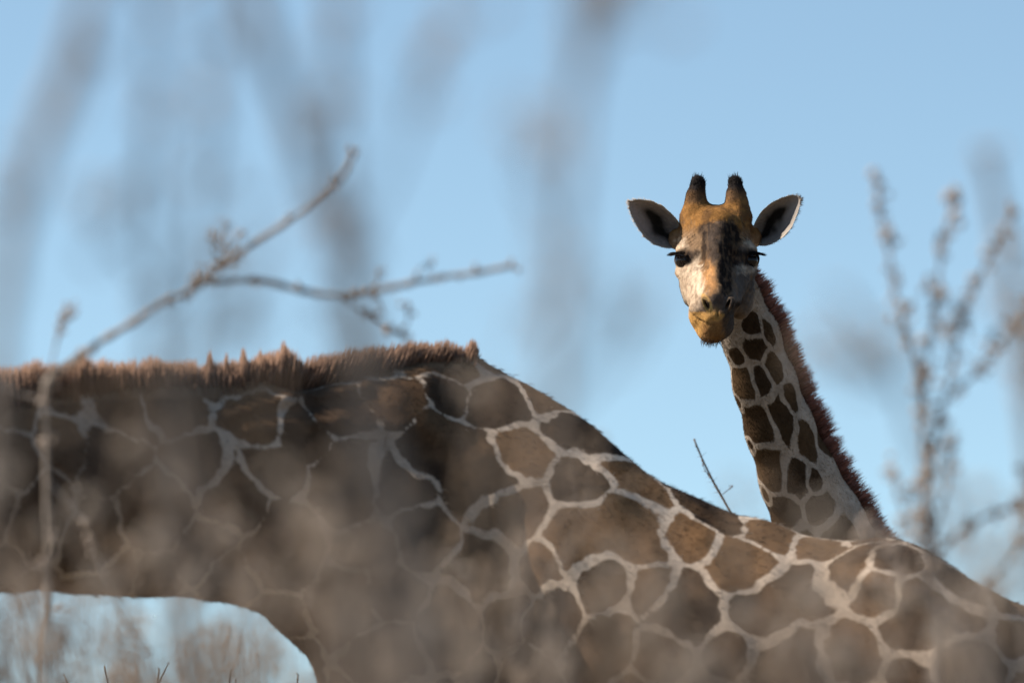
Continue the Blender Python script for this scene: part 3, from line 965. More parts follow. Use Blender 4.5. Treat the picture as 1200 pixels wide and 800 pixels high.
def near_field(P):
    P = P.astype(np.float32)
    d = smin(loft(P, LN, 0.25), loft(P, LB, 0.38), 26)
    d = smin(d, ell(P, npt(490, 720, -98), (84, 62, 165), rotm(0, -12, 0)), 16)          # shoulder blades
    d = smin(d, ell(P, npt(490, 720, 98), (84, 62, 165), rotm(0, -12, 0)), 16)
    d = smin(d, cone(P, npt(520, 560, -84), npt(470, 770, -115), 22, 34), 30)
    d = smin(d, ell(P, npt(1060, 690, -62), (80, 74, 50), rotm(0, 24, 0)), 26)            # hip bones
    d = smin(d, ell(P, npt(1060, 690, 62), (80, 74, 50), rotm(0, 24, 0)), 26)
    d = smin(d, ell(P, npt(1130, 810, -70), (95, 66, 120)), 36)                          # thighs
    d = smin(d, ell(P, npt(1130, 810, 70), (95, 66, 120)), 36)
    d = smin(d, cone(P, npt(-80, 500), npt(300, 470), 13, 26), 20)                       # crest under the mane
    # head, out of the frame to the left
    d = smin(d, cone(P, npt(-640, 610), npt(-700, 600), 52, 50), 20)
    d = smin(d, cone(P, npt(-700, 600), npt(-860, 690), 44, 25), 16)
    d = smin(d, ell(P, npt(-868, 696), (34, 25, 24)), 10)
    d = smin(d, cone(P, npt(-690, 560, -24), npt(-665, 500, -24), 13, 10), 8)
    d = smin(d, cone(P, npt(-690, 560, 24), npt(-665, 500, 24), 13, 10), 8)
    d = smin(d, ell(P, npt(-655, 575, -68), (14, 34, 22), rotm(0, 0, 20)), 6)
    d = smin(d, ell(P, npt(-655, 575, 68), (14, 34, 22), rotm(0, 0, -20)), 6)
    for px, dy in NEAR_LEGS:
        hind = px > 900
        a = npt(px, 800, dy)
        y0 = a[1]; gz = near_ground(y0)
        k = npt(px + (14 if hind else 4), 1120, dy * 0.85)
        f = np.array([k[0] + (14 if hind else -6), k[1], gz])
        d = smin(d, cone(P, a, k, 84 if hind else 70, 34), 34)
        d = smin(d, ell(P, (k[0] + (16 if hind else 0), k[1], k[2] - 20), (30, 28, 44)), 14)
        d = smin(d, cone(P, (k[0] + (14 if hind else 0), k[1], k[2] - 20), (f[0], f[1], gz + 48), 24, 18), 12)
        d = smin(d, cone(P, (f[0], f[1], gz + 48), (f[0] - 10, f[1], gz + 24), 22, 24), 8)
    d = smin(d, cone(P, npt(1268, 820), npt(1310, 980), 16, 8), 14)
    d = d + 4.0 * vnoise(P, 0.010) + 2.0 * vnoise(P + 50, 0.028)
    for pts, amp, wid in FOLDS:                                                          # tendons, edges of bone, creases
        for a, b in zip(pts[:-1], pts[1:]):
            ax_, az_, bx_, bz_ = a[0] - 600.0, 400.0 - a[1], b[0] - 600.0, 400.0 - b[1]
            t = np.clip(((P[:, 0] - ax_) * (bx_ - ax_) + (P[:, 2] - az_) * (bz_ - az_)) / ((bx_ - ax_) ** 2 + (bz_ - az_) ** 2), 0, 1)
            q = ((P[:, 0] - ax_ - t * (bx_ - ax_)) ** 2 + (P[:, 2] - az_ - t * (bz_ - az_)) ** 2) / wid ** 2
            d = d - amp * np.exp(-q)
    return d
FOLDS = [([(250, 490), (340, 466), (430, 452)], 5, 9), ([(300, 500), (400, 490), (470, 500)], 4, 11), ([(470, 470), (560, 540), (590, 620)], 7, 16), ([(600, 600), (612, 700), (600, 800)], -12, 15),
         ([(650, 620), (690, 720), (700, 800)], 5, 18), ([(760, 640), (800, 760)], 4, 16), ([(830, 650), (870, 780)], 4, 15), ([(900, 670), (940, 790)], 4, 15), ([(700, 560), (820, 625), (940, 655), (1010, 672)], 5, 14),
         ([(1000, 672), (1060, 690), (1120, 740)], 8, 18), ([(960, 700), (1010, 780)], -9, 20), ([(150, 560), (300, 590), (430, 650)], 4, 22), ([(140, 640), (290, 660), (380, 740)], -5, 18)]
NEAR_LEGS = [(455, -72), (520, 72), (1130, -74), (1185, 74)]

NEAR_SPOTS = [(527, 455), (575, 462), (620, 530), (690, 507), (688, 562), (742, 560), (672, 632), (628, 668), (812, 620), (872, 655), (805, 712), (590, 725), (760, 690),
              (935, 690), (1025, 690), (965, 640), (235, 545), (322, 545), (150, 560), (405, 560), (432, 645), (240, 640), (130, 650), (330, 640), (510, 525), (503, 625), (400, 720),
              (60, 560), (40, 650), (20, 500), (100, 490), (200, 490), (300, 490), (400, 480), (465, 470), (560, 560), (700, 680), (700, 760), (850, 770), (900, 720), (620, 790), (1090, 720), (1130, 780), (1000, 770), (900, 622), (1060, 655)]

def build_near():
    base = frame_to_world([npt(800, 800)], ND0)[0]
    g = empty('giraffe', (base[0], base[1], 0.0))
    tag(g, 'giraffe seen side-on with its neck stretched level, back filling the foreground', 'giraffe', 'giraffes')
    gzl = near_ground(-200) - 60
    xs = axis_steps(-1560, 11, -720, 4.6, 700, 8, 860)
    ys = axis_steps(-1010, 12, -640, 5.5, 200, 9, 420)
    zs = axis_steps(gzl, 10, -560, 4.6, 40)
    V, F = surface(near_field, xs, ys, zs)
    o = mesh_obj('body', frame_to_world(V, ND0), F, M_COAT_NEAR, g)
    # coat cells seeded on the surface: those seen in the photograph first, then evenly spread
    seeds = []
    near_side = V[V[:, 1] < np.interp(V[:, 0], LB[:, 0], LB[:, 1]) - 5]
    k = (ND0 + near_side[:, 1] * NS) / ND0
    qx, qy = near_side[:, 0] / k + 600, 400 - near_side[:, 2] / k
    for px, py in NEAR_SPOTS:
        i = np.argmin((qx - px) ** 2 + (qy - py) ** 2 + 0.02 * (near_side[:, 1] + 200) ** 2)
        seeds.append(near_side[i])
    r = np.random.default_rng(3)
    cand = V[r.permutation(len(V))[:6000]]
    cand = cand[cand[:, 2] > -1060]
    S = np.array(seeds)
    for c in cand:
        sp = r.uniform(50, 74)
        if ((S - c) ** 2).sum(1).min() > sp * sp:
            S = np.concatenate([S, c[None]])
    Q = V + 11 * np.stack([vnoise(V + 31 * k, 0.025) for k in range(3)], -1) + 4 * np.stack([vnoise(V + 17 * k, 0.10) for k in range(3)], -1)
    gid = np.arange(len(S))                     # some neighbours run together into one lobed patch
    for a in r.permutation(len(S))[:int(len(S) * 0.10)]:
        q = ((S - S[a]) ** 2).sum(1); q[a] = 9e9
        gid[gid == gid[a]] = gid[np.argmin(q)]
    wt = r.uniform(0.8, 1.28, len(S)); off = r.uniform(-6, 7, len(S))
    F1 = np.full(len(V), 9e3, np.float32); F2 = F1.copy(); I = np.zeros(len(V), np.int32)
    for i, sp in enumerate(S.astype(np.float32)):
        D = Q - sp
        f = np.sqrt((D * D).sum(1)) * wt[i] + off[i]
        m = f < F1
        same = gid[I] == gid[i]
        F2 = np.where(m, np.where(same, F2, F1), np.where(same, F2, np.minimum(F2, f))); I = np.where(m, i, I); F1 = np.where(m, f, F1)
    v = 0.5 + (F2 - F1 - np.interp(V[:, 0], [-400, -60, 60], [5, 6, 9]) - 5 * vnoise(V, 0.016) - 4 * vnoise(V + 9, 0.07)) / (26 + 8 * vnoise(V + 3, 0.015))
    v = v * sstep(-1080, -900, V[:, 2])
    add_float(o, 'patch', np.clip(v, 0, 1))
    tn = r.random(len(S)) ** 1.2
    for k, pq in enumerate(NEAR_SPOTS):
        if pq in ((690, 507), (688, 562), (527, 455), (590, 725), (805, 712), (575, 462)): tn[k] = 0.0
        if pq in ((620, 530), (812, 620), (672, 632), (628, 668), (742, 560), (872, 655), (1025, 690), (965, 640)): tn[k] = 1.0
    add_float(o, 'tone', np.clip(tn[gid[I]] + 0.45 * vnoise(V + 19, 0.03) + 0.2 * vnoise(V + 29, 0.09), 0, 1))
    crest = 0 * V[:, 0]
    pc = np.tile([[0.13, 0.085, 0.055]], (len(V), 1))
    top = np.interp(V[:, 0], LN[:, 0], LN[:, 2] + LN[:, 3])
    crest = sstep(-16, -2, V[:, 2] - top) * (V[:, 0] < npt(540, 400)[0]) * (V[:, 0] > npt(-600, 400)[0]) * (np.abs(V[:, 1] - np.interp(V[:, 0], LN[:, 0], LN[:, 1])) < 40)
    shade_mix = np.interp(V[:, 0], [-420, -120, 20], [0.62, 0.5, 0.0]) * (0.75 + 0.35 * vnoise(V + 11, 0.012)) + 0.25 * sstep(0.1, 0.7, vnoise(V + 5, 0.009))  # shade on neck and shoulder painted into the coat, plus random mottling
    shade_mix = np.maximum(shade_mix, 0.62 * sstep(-250, -400, V[:, 2] + 40 * vnoise(V + 13, 0.012)) * (V[:, 0] > -60))  # low flank darkened as well, its shade painted in
    al = np.clip(np.maximum(crest * 0.85, shade_mix), 0, 0.9)
    pc = np.where((crest * 0.85 > shade_mix)[:, None], pc, np.array([[0.075, 0.05, 0.036]]))
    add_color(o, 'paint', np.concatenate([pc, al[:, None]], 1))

    # short coat
    nf = 26000
    vis = np.where((V[:, 0] > -660) & (V[:, 0] < 640) & (V[:, 2] > -460))[0]
    ii = r.choice(vis, nf)
    Pn = V[ii] + r.normal(0, 2.4, (nf, 3)).astype(np.float32)
    Nn = grad(near_field, Pn, 3.0)
    Pn = Pn - Nn * near_field(Pn)[:, None]
    fl = np.array([[0.85, 0.0, -0.45]]) + r.normal(0, .2, (nf, 3))
    T = fl - Nn * (fl * Nn).sum(1, keepdims=True)
    mk = sstep(0.44, 0.58, np.clip(v, 0, 1))[ii][:, None]
    tt = np.clip(tn[gid[I]], 0, 1)[ii][:, None]
    cc = np.array([[.42, .35, .29]]) * (1 - mk) + (np.array([[.02, .013, .009]]) * (1 - tt) + np.array([[.125, .072, .037]]) * tt) * mk
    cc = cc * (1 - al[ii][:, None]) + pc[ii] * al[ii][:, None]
    cc = cc * r.uniform(.7, 1.35, (nf, 1))
    Vv, Ff, Cc = strands(Pn - Nn * 0.5, T + Nn * r.uniform(.15, .5, (nf, 1)), r.uniform(4, 9, nf), np.full(nf, .5), cc, cc * 1.2, None, (0.0,))
    fo = mesh_obj('coat_fur', frame_to_world(Vv, ND0), Ff, M_HAIR, g, False); add_color(fo, 'hair', Cc); tag(fo, kind='stuff')

    # stiff mane in pointed tufts
    n = 34000
    t = RNG.uniform(-560, 556, n)
    t[:400] = RNG.uniform(543, 556, 400); t[400:5400] = RNG.uniform(234, 350, 5000)
    edges = [-570]
    while edges[-1] < 575: edges.append(edges[-1] + random.choice([7, 11, 16, 23, 31]) * random.uniform(0.8, 1.2))
    edges = [e_ for e_ in edges if not 230 < e_ < 362] + [234, 259, 272, 298, 312, 350]
    edges = np.array(sorted(edges))
    c = np.clip(np.searchsorted(edges, t) - 1, 0, len(edges) - 2)
    mid = (edges[c] + edges[c + 1]) / 2
    tuft = np.interp(t, [225, 240, 346, 352], [0, 1, 1, 0])
    under = (RNG.random(n) < 0.45) * (tuft > 0)            # shorter hair that fills in between the tufts
    tuft = tuft * (1 - under)
    hv = np.random.default_rng(8).uniform(0.68, 1.15, len(edges))[c] * tuft + (1 - tuft) * (1 + 0.16 * vnoise(np.stack([t, t * 0, t * 0], 1), 0.06) + 0.12 * vnoise(np.stack([t, t * 0 + 9, t * 0], 1), 0.2))
    hv = hv * (1 - 0.36 * under)
    ht = np.interp(t, [-560, -200, 0, 120, 235, 262, 340, 352, 372, 440, 520, 540, 548, 556], [34, 44, 46, 42, 42, 56, 62, 30, 36, 34, 26, 16, 26, 14]) * hv
    conv = 0.62 * tuft + np.interp(t, [520, 545], [0, 0.5])
    lean = np.interp(t, [-560, 200, 330, 360, 420, 556], [-4, -2, 1, 14, 19, 6])
    tipx = t + (mid - t) * conv + lean * RNG.uniform(0.7, 1.2, n) + RNG.normal(0, 1, n) * (3.0 - 1.9 * tuft)
    ztop = np.interp(t, [q[0] for q in NECK_L], [q[1] for q in NECK_L])
    ztop = np.where(t > 500, np.interp(t, [500, 556], [426, 420]), ztop)
    yy_ = near_y(t) + RNG.normal(0, 9, n); kk_ = (ND0 + yy_ * NS) / ND0
    P0 = np.stack([(t - 600) * kk_, yy_, (400 - ztop - 9) * kk_], 1)
    eg = np.clip(2 * np.abs(t - mid) / (edges[c + 1] - edges[c]), 0, 1)
    pt = np.interp(t, [150, 236, 345, 356], [0.0, 0.45, 0.45, 0.0]) * tuft
    L = (ht + 9) * (1 - pt * eg) * (1 - np.interp(t, [150, 236, 345, 356], [0.5, 0.42, 0.42, 0.5]) * RNG.random(n) ** 1.5) + RNG.normal(0, 1.5, n)
    d = np.stack([tipx - t, RNG.normal(0, 3, n), L], 1)
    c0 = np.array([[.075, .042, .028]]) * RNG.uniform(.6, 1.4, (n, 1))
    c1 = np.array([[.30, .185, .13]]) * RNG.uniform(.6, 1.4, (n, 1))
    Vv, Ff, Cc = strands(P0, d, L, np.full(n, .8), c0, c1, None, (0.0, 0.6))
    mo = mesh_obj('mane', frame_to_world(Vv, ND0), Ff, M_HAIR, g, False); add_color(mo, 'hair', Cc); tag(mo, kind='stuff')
    # tail tassel, hooves
    n = 900
    P0 = np.tile([npt(1310, 985)], (n, 1)) + RNG.normal(0, 5, (n, 3))
    d = np.array([[0.05, 0, -1.0]]) + RNG.normal(0, .10, (n, 3))
    cb = np.tile([[.02, .015, .013]], (n, 1))
    Vv, Ff, Cc = strands(P0, d, RNG.uniform(90, 190, n), np.full(n, 1.0), cb, cb)
    to = mesh_obj('tail_tassel', frame_to_world(Vv, ND0), Ff, M_HAIR, g, False); add_color(to, 'hair', Cc); tag(to, kind='stuff')
    for px, dy in NEAR_LEGS:
        k = npt(px + (14 if px > 900 else 4), 1120, dy * 0.85)
        gz = near_ground(npt(px, 800, dy)[1])
        hoof(g, (k[0] + (4 if px > 900 else -16), k[1], gz), 31, 36, ND0)
    return g

build_near()

# ------------------------------------------------------------------ dry bushes
ICO_V = np.array([(0, 0, 1)] + [(0.894 * math.cos(a * 1.2566), 0.894 * math.sin(a * 1.2566), 0.447) for a in range(5)] + [(0.894 * math.cos(a * 1.2566 + .628), 0.894 * math.sin(a * 1.2566 + .628), -0.447) for a in range(5)] + [(0, 0, -1)])
ICO_F = np.array([(0, 1 + i, 1 + (i + 1) % 5) for i in range(5)] + [(1 + i, 6 + i, 1 + (i + 1) % 5) for i in range(5)] + [(6 + i, 6 + (i + 1) % 5, 1 + (i + 1) % 5) for i in range(5)] + [(11, 6 + (i + 1) % 5, 6 + i) for i in range(5)])

def smooth_path(pts, step):
    pts = np.asarray(pts, float)
    P = np.vstack([2 * pts[0] - pts[1], pts, 2 * pts[-1] - pts[-2]])
    out_ = []
    for i in range(1, len(P) - 2):
        p0, p1, p2, p3 = P[i - 1:i + 3]
        n = max(2, int(np.linalg.norm(p2 - p1) / step))
        for k in range(n):
            t = k / n
            out_.append(0.5 * ((2 * p1) + (p2 - p0) * t + (2 * p0 - 5 * p1 + 4 * p2 - p3) * t * t + (3 * p1 - p0 - 3 * p2 + p3) * t ** 3))
    out_.append(P[-2])
    return np.array(out_)

class Geo:
    def __init__(s): s.V, s.F, s.n = [], [], 0
    def tube(s, path, r0, r1, sides=6, knob=0.18, rng=None):
        rng = rng or RNG
        m = len(path)
        T = np.gradient(path, axis=0); T /= np.linalg.norm(T, axis=1, keepdims=True) + 1e-12
        ref = np.array([0.3, 0.9, 0.2])
        A = np.cross(T, ref); A /= np.linalg.norm(A, axis=1, keepdims=True) + 1e-12
        B = np.cross(T, A)
        rad = np.linspace(r0, r1, m) * (1 + knob * rng.normal(0, 1, m).clip(-1.5, 2))
        an = np.arange(sides) * 2 * math.pi / sides
        R = path[:, None] + rad[:, None, None] * (A[:, None] * np.cos(an)[None, :, None] + B[:, None] * np.sin(an)[None, :, None])
        s.V.append(R.reshape(-1, 3)); s.V.append(path[[0, -1]])
        i, j = np.meshgrid(np.arange(m - 1), np.arange(sides), indexing='ij')
        a = i * sides + j; b = i * sides + (j + 1) % sides
        Q = np.stack([a, b, b + sides, a + sides], -1).reshape(-1, 4)
        tr = np.concatenate([Q[:, [0, 1, 2]], Q[:, [0, 2, 3]]])
        k = np.arange(sides); c0 = m * sides
        caps = np.concatenate([np.stack([(k + 1) % sides, k, np.full(sides, c0)], 1), np.stack([c0 - sides + k, c0 - sides + (k + 1) % sides, np.full(sides, c0 + 1)], 1)])
        s.F.append(np.concatenate([tr, caps]) + s.n); s.n += m * sides + 2
    def blobs(s, C, size, rng):
        n = len(C)
        if not n: return
        sc = size[:, None, None] * rng.uniform(0.6, 1.3, (n, 1, 3)) * rng.uniform(0.8, 1.2, (n, 12, 1))
        V = C[:, None] + ICO_V[None] * sc
        s.V.append(V.reshape(-1, 3)); s.F.append((np.arange(n)[:, None, None] * 12 + ICO_F[None]).reshape(-1, 3) + s.n); s.n += n * 12
    def spikes(s, root, d, L, w):
        V, F, _ = strands(root, d, L, w, np.zeros((len(root), 3)), np.zeros((len(root), 3)), None, (0.0,))
        s.V.append(V); s.F.append(F + s.n); s.n += len(V)
    def build(s, name, mat, parent, smooth=True):
        if not s.V: return None
        return mesh_obj(name, np.concatenate(s.V), np.concatenate(s.F).astype(np.int64), mat, parent, smooth)

def path_px(pts, d, wob, rng):
    """pts: (px, py) or (px, py, extra metres) -> world path, gently crooked"""
    W_ = [at(p[0], p[1], d + (p[2] if len(p) > 2 else 0)) for p in pts]
    P = smooth_path(W_, 0.02)
    nz = np.stack([vnoise(P * 1.0 + 7.1 * k + rng.uniform(0, 90), 9.0) for k in range(3)], -1)
    return P + nz * wob

def bush(name, label, ground_px, d, stems, branches, mats, bud=(0.006, 0.05, 4), twig=(0, 0.2), thorn=0, rng_seed=1, root_spread=0.12, bud_from=0.0, group=None):
    """stems / branches: lists of (points, r0, r1). Stems get carried down to the ground."""
    rng = np.random.default_rng(rng_seed)
    b0 = at(ground_px, 400, d); base = np.array([b0[0], b0[1], 0.0])
    g = empty(name, tuple(base)); tag(g, label, 'bush', group)
    bark_m, bud_m = mats
    allp = []
    for pts, r0, r1 in stems:
        P = path_px(pts, d, 0.006, rng)
        low = P[0]
        foot = base + np.array([rng.uniform(-1, 1) * root_spread, rng.uniform(-1, 1) * root_spread, -0.02])
        if low[2] > 0.1:
            midp = (low * 0.6 + foot * 0.4) + np.array([rng.uniform(-.05, .05), rng.uniform(-.05, .05), 0])
            pre = smooth_path([foot, midp, low], 0.05)[:-1]
            pre = pre + np.stack([vnoise(pre + 3 * k, 5.0) for k in range(3)], -1) * 0.012
            P = np.concatenate([pre, P])
        gm = Geo(); gm.tube(P, r0 * 1.25, r1, 8, 0.10, rng); gm.build('stem', bark_m, g)
        allp.append((P[len(P) // 6:], r0, r1))
    for pts, r0, r1 in branches:
        P = path_px(pts, d, 0.009, rng)
        gm = Geo(); gm.tube(P, r0, r1, 7, 0.22, rng); gm.build('branch', bark_m, g)
        allp.append((P, r0, r1))
    tw, bd, th = Geo(), Geo(), Geo()
    ntw, tl = twig
    paths = [(p, 1.0) for p, _, _ in allp]
    for _ in range(ntw):
        P, r0, r1 = allp[rng.integers(len(allp))]
        i = int(len(P) * rng.uniform(0.25, 0.98)); i = min(i, len(P) - 2)
        if P[i][2] < 1.2: continue
        t = P[i + 1] - P[i]; t /= np.linalg.norm(t) + 1e-9
        dr = t * 0.7 + rng.normal(0, 0.6, 3) + np.array([0, 0, 0.35]); dr /= np.linalg.norm(dr)
        L = tl * rng.uniform(0.4, 1.3)
        a = P[i]; m1 = a + dr * L * 0.5 + rng.normal(0, .02, 3); m2 = a + dr * L + rng.normal(0, .03, 3) + np.array([0, 0, .04])
        Q = smooth_path([a, m1, m2], 0.025)
        tw.tube(Q, 0.0042, 0.0018, 5, 0.15, rng)
        paths.append((Q, 0.8))
        if rng.random() < 0.5:
            j = len(Q) // 2
            e2 = Q[j] + (dr + rng.normal(0, .6, 3)) * L * 0.4
            Q2 = smooth_path([Q[j], (Q[j] + e2) / 2 + rng.normal(0, .01, 3), e2], 0.025)
            tw.tube(Q2, 0.003, 0.0014, 5, 0.15, rng); paths.append((Q2, 0.7))
    size, gap, cl = bud
    if size:
        C, S_ = [], []
        for P, k in paths:
            L = np.concatenate([[0], np.cumsum(np.linalg.norm(np.diff(P, axis=0), axis=1))])
            s_ = gap * rng.random()
            while s_ < L[-1]:
                p = np.array([np.interp(s_, L, P[:, q]) for q in range(3)])
                if p[2] > 1.3 and rng.random() > bud_from:
                    m = rng.integers(max(1, cl - 2), cl + 2)
                    big = rng.uniform(0.6, 1.5)
                    for _ in range(m):
                        C.append(p + rng.normal(0, size * 1.1 * big, 3)); S_.append(size * big * k * rng.uniform(.55, 1.1))
                s_ += gap * rng.uniform(0.5, 1.7)
            for _ in range(cl + 2):
                C.append(P[-1] + rng.normal(0, size * 0.9, 3)); S_.append(size * k * rng.uniform(.6, 1.2))
        bd.blobs(np.array(C), np.array(S_), rng)
    if thorn:
        R_, D_ = [], []
        for P, k in paths:
            for i in range(1, len(P) - 1):
                if rng.random() < thorn and P[i][2] > 1.3:
                    t = P[i + 1] - P[i]; t /= np.linalg.norm(t) + 1e-9
                    v = np.cross(t, rng.normal(0, 1, 3)); v /= np.linalg.norm(v) + 1e-9
                    for sg in (1, -1):
                        R_.append(P[i]); D_.append(v * sg + t * 0.35)
        if R_:
            n = len(R_); th.spikes(np.array(R_), np.array(D_), rng.uniform(.012, .03, n), np.full(n, .0011))
    for gm, nm, mt in ((tw, 'twigs', bark_m), (bd, 'buds', bud_m), (th, 'thorns', bark_m)):
        o = gm.build(nm, mt, g, nm != 'buds')
        if o: tag(o, kind='stuff')
    return g

def add_clusters(g_, d, cls, seed, mat):
    """papery seed clusters on short side twigs of a bush"""
    rng = np.random.default_rng(seed)
    stems_ = [c for c in g_.children if c.name.startswith('stem')]
    pts_ = np.concatenate([np.array([v.co for v in c.data.vertices]) for c in stems_]) + np.array(g_.location)
    for cx, cy, cr in cls:
        cr = cr * 0.8
        p = at(cx, cy, d + rng.uniform(-.25, .25))
        near = pts_[np.argmin(((pts_ - p + np.array([0, 0, .12])) ** 2).sum(1))]
        tg = Geo(); tg.tube(smooth_path([near, (near + p) / 2 + np.array([0, 0, -.03]), p], 0.025), 0.004, 0.0025, 5, 0.12, rng)
        tg.build('branch', M_BARK_PALE, g_)
        m = int(60 * (cr / .02) ** 1.5)
        C = rng.normal(0, 1, (m, 3)); C /= np.linalg.norm(C, axis=1, keepdims=True); C *= 1.15 * cr * rng.random((m, 1)) ** 0.4
        sg = Geo(); sg.blobs(p + C, np.full(m, .0055) * rng.uniform(.7, 1.3, m), rng)
        sg.build('seed_cluster', mat, g_, False)

PALE, GREY, DARK = (M_BARK_PALE, M_BUD), (M_BARK_GREY, M_BUD), (M_BARK_DARK, M_BUD_DUSK)

# forked branch above the level neck
bush('dry_bush', 'bare bush with one long forked branch rising past the stretched neck\'s mane', 55, 19.2,
     [([(52, 760), (56, 640), (54, 540), (50, 470)], 0.011, 0.007)],
     [([(50, 470), (62, 436), (130, 396), (190, 360), (240, 328), (300, 285), (355, 245), (400, 208), (417, 178)], 0.0105, 0.0065),
      ([(240, 328), (300, 327), (350, 337), (400, 346), (470, 336), (540, 322), (603, 311)], 0.009, 0.0065),
      ([(385, 345), (420, 360), (450, 378), (478, 394)], 0.005, 0.003),
      ([(60, 436), (66, 405), (73, 373)], 0.004, 0.003), ([(248, 318), (262, 300), (282, 272)], 0.004, 0.002), ([(50, 470), (20, 462), (-20, 440)], 0.005, 0.003),
      ([(54, 560), (100, 620), (130, 690), (170, 760)], 0.005, 0.003)],
     (M_BARK_PALE, M_BUD_GREY), (0.0075, 0.035, 3), (12, 0.04), 0.10, 21, 0.12, 0.35)

# budded bush beside the giraffe's back
bush('dry_bush', 'budded bush with a fan of knobbly upright twigs beyond the sloping rump', 1098, 18.0,
     [([(1100, 900), (1093, 720), (1086, 580), (1078, 440)], 0.016, 0.008)],
     [([(1078, 440), (1060, 380), (1045, 320), (1034, 260), (1028, 215)], 0.005, 0.003), ([(1082, 480), (1094, 390), (1105, 300), (1115, 225)], 0.005, 0.003),
      ([(1086, 560), (1108, 450), (1138, 352), (1165, 292), (1190, 242)], 0.006, 0.003), ([(1106, 470), (1150, 432), (1185, 382), (1218, 348)], 0.005, 0.003),
      ([(1090, 640), (1112, 560), (1118, 515)], 0.005, 0.003), ([(1092, 655), (1140, 612), (1190, 590), (1245, 560)], 0.007, 0.004), ([(1092, 670), (1060, 600), (1046, 545)], 0.006, 0.003),
      ([(1095, 720), (1040, 660), (1010, 620)], 0.005, 0.003), ([(1096, 730), (1150, 690), (1195, 640), (1210, 560)], 0.006, 0.003)],
     (M_BARK_GREY, M_BUD_GREY), (0.0092, 0.03, 4), (14, 0.05), 0, 22, 0.1)

# tall bushes close to the camera, far out of focus
b_ = bush('tall_bush', 'out-of-focus tall bush with thick dark stems crossing the upper left sky', 200, 10.8,
     [([(-30, 900), (-20, 560), (8, 320), (35, 205), (72, 105), (105, 10), (135, -70)], 0.020, 0.014),
      ([(520, 1000), (480, 700), (440, 460), (408, 300), (385, 250), (356, 190), (338, 125), (310, 40), (280, -60)], 0.019, 0.014),
      ([(250, 900), (200, 520), (182, 300), (178, 150), (176, -60)], 0.010, 0.008), ([(230, 900), (222, 520), (236, 250), (248, 60), (252, -60)], 0.009, 0.007),
      ([(430, 900), (420, 520), (404, 300), (398, 120), (392, -60)], 0.011, 0.008)],
     [([(404, 300), (440, 240), (480, 150), (520, 60)], 0.005, 0.003), ([(182, 340), (140, 290), (100, 230)], 0.004, 0.003), ([(222, 420), (280, 360), (300, 300)], 0.004, 0.003)],
     GREY, (0.009, 0.07, 4), (20, 0.14), 0, 23, 0.25, 0.3)
add_clusters(b_, 10.8, [(410, 290, .034), (398, 245, .028), (352, 150, .022), (185, 350, .028), (178, 140, .02), (290, 375, .024), (20, 250, .02), (110, 60, .02)], 801, M_BUD_DUSK)
b_ = bush('tall_bush', 'out-of-focus single pale stem rising through the sky beside the alert head', 655, 10.2,
     [([(640, 900), (640, 600), (650, 420), (664, 270), (680, 120), (690, -60)], 0.012, 0.008)],
     [([(664, 330), (640, 260), (636, 180)], 0.004, 0.002), ([(680, 120), (700, 40), (716, -30)], 0.005, 0.004), ([(645, 500), (690, 440), (740, 360)], 0.004, 0.002)],
     GREY, (0.008, 0.08, 4), (12, 0.12), 0, 24, 0.1, 0.4)
add_clusters(b_, 10.2, [(706, -2, .032), (655, 330, .022), (640, 375, .02)], 802, M_BUD_DUSK)
bush('tall_bush', 'out-of-focus slanting stem leaning away from the budded fan of twigs', 1150, 11.2,
     [([(1160, 900), (1120, 640), (1064, 458), (1020, 395), (984, 340)], 0.011, 0.006)], [([(1070, 470), (1040, 440), (1000, 420)], 0.004, 0.003)],
     GREY, (0.008, 0.08, 3), (8, 0.10), 0, 25, 0.1, 0.4)
bush('tall_bush', 'blurred upright stem with a thick budded tip above the fan of twigs', 1225, 13.0,
     [([(1225, 900), (1215, 600), (1196, 390), (1170, 260), (1156, 182)], 0.013, 0.011)], [([(1205, 480), (1220, 420), (1240, 380)], 0.005, 0.003)],
     GREY, (0.010, 0.05, 4), (8, 0.09), 0, 26, 0.1, 0.2)

# shrubs in front of the level giraffe
def shrub(label, px, d, top, n, spread, mats, seed, bud, twn, r0=0.007, name='dry_shrub', thorn=0, twl=0.22):
    rng = np.random.default_rng(seed)
    st = []
    for i in range(n):
        u = (i + rng.uniform(0.2, 0.8)) / n * 2 - 1
        x1 = px + u * spread; t = top + rng.uniform(0, 90) + 60 * abs(u)
        k = 20.0 / d
        st.append(([(px + u * spread * 0.35, 1050), (px + u * spread * 0.6 + rng.normal(0, 10), 1050 - (1050 - t) * 0.4), (px + u * spread * 0.85 + rng.normal(0, 10), 1050 - (1050 - t) * 0.75), (x1, t)], r0 * rng.uniform(.7, 1.2), 0.0028))
    return bush(name, label, px, d, st, [], mats, bud, (twn, twl), thorn, seed + 100, 0.15)

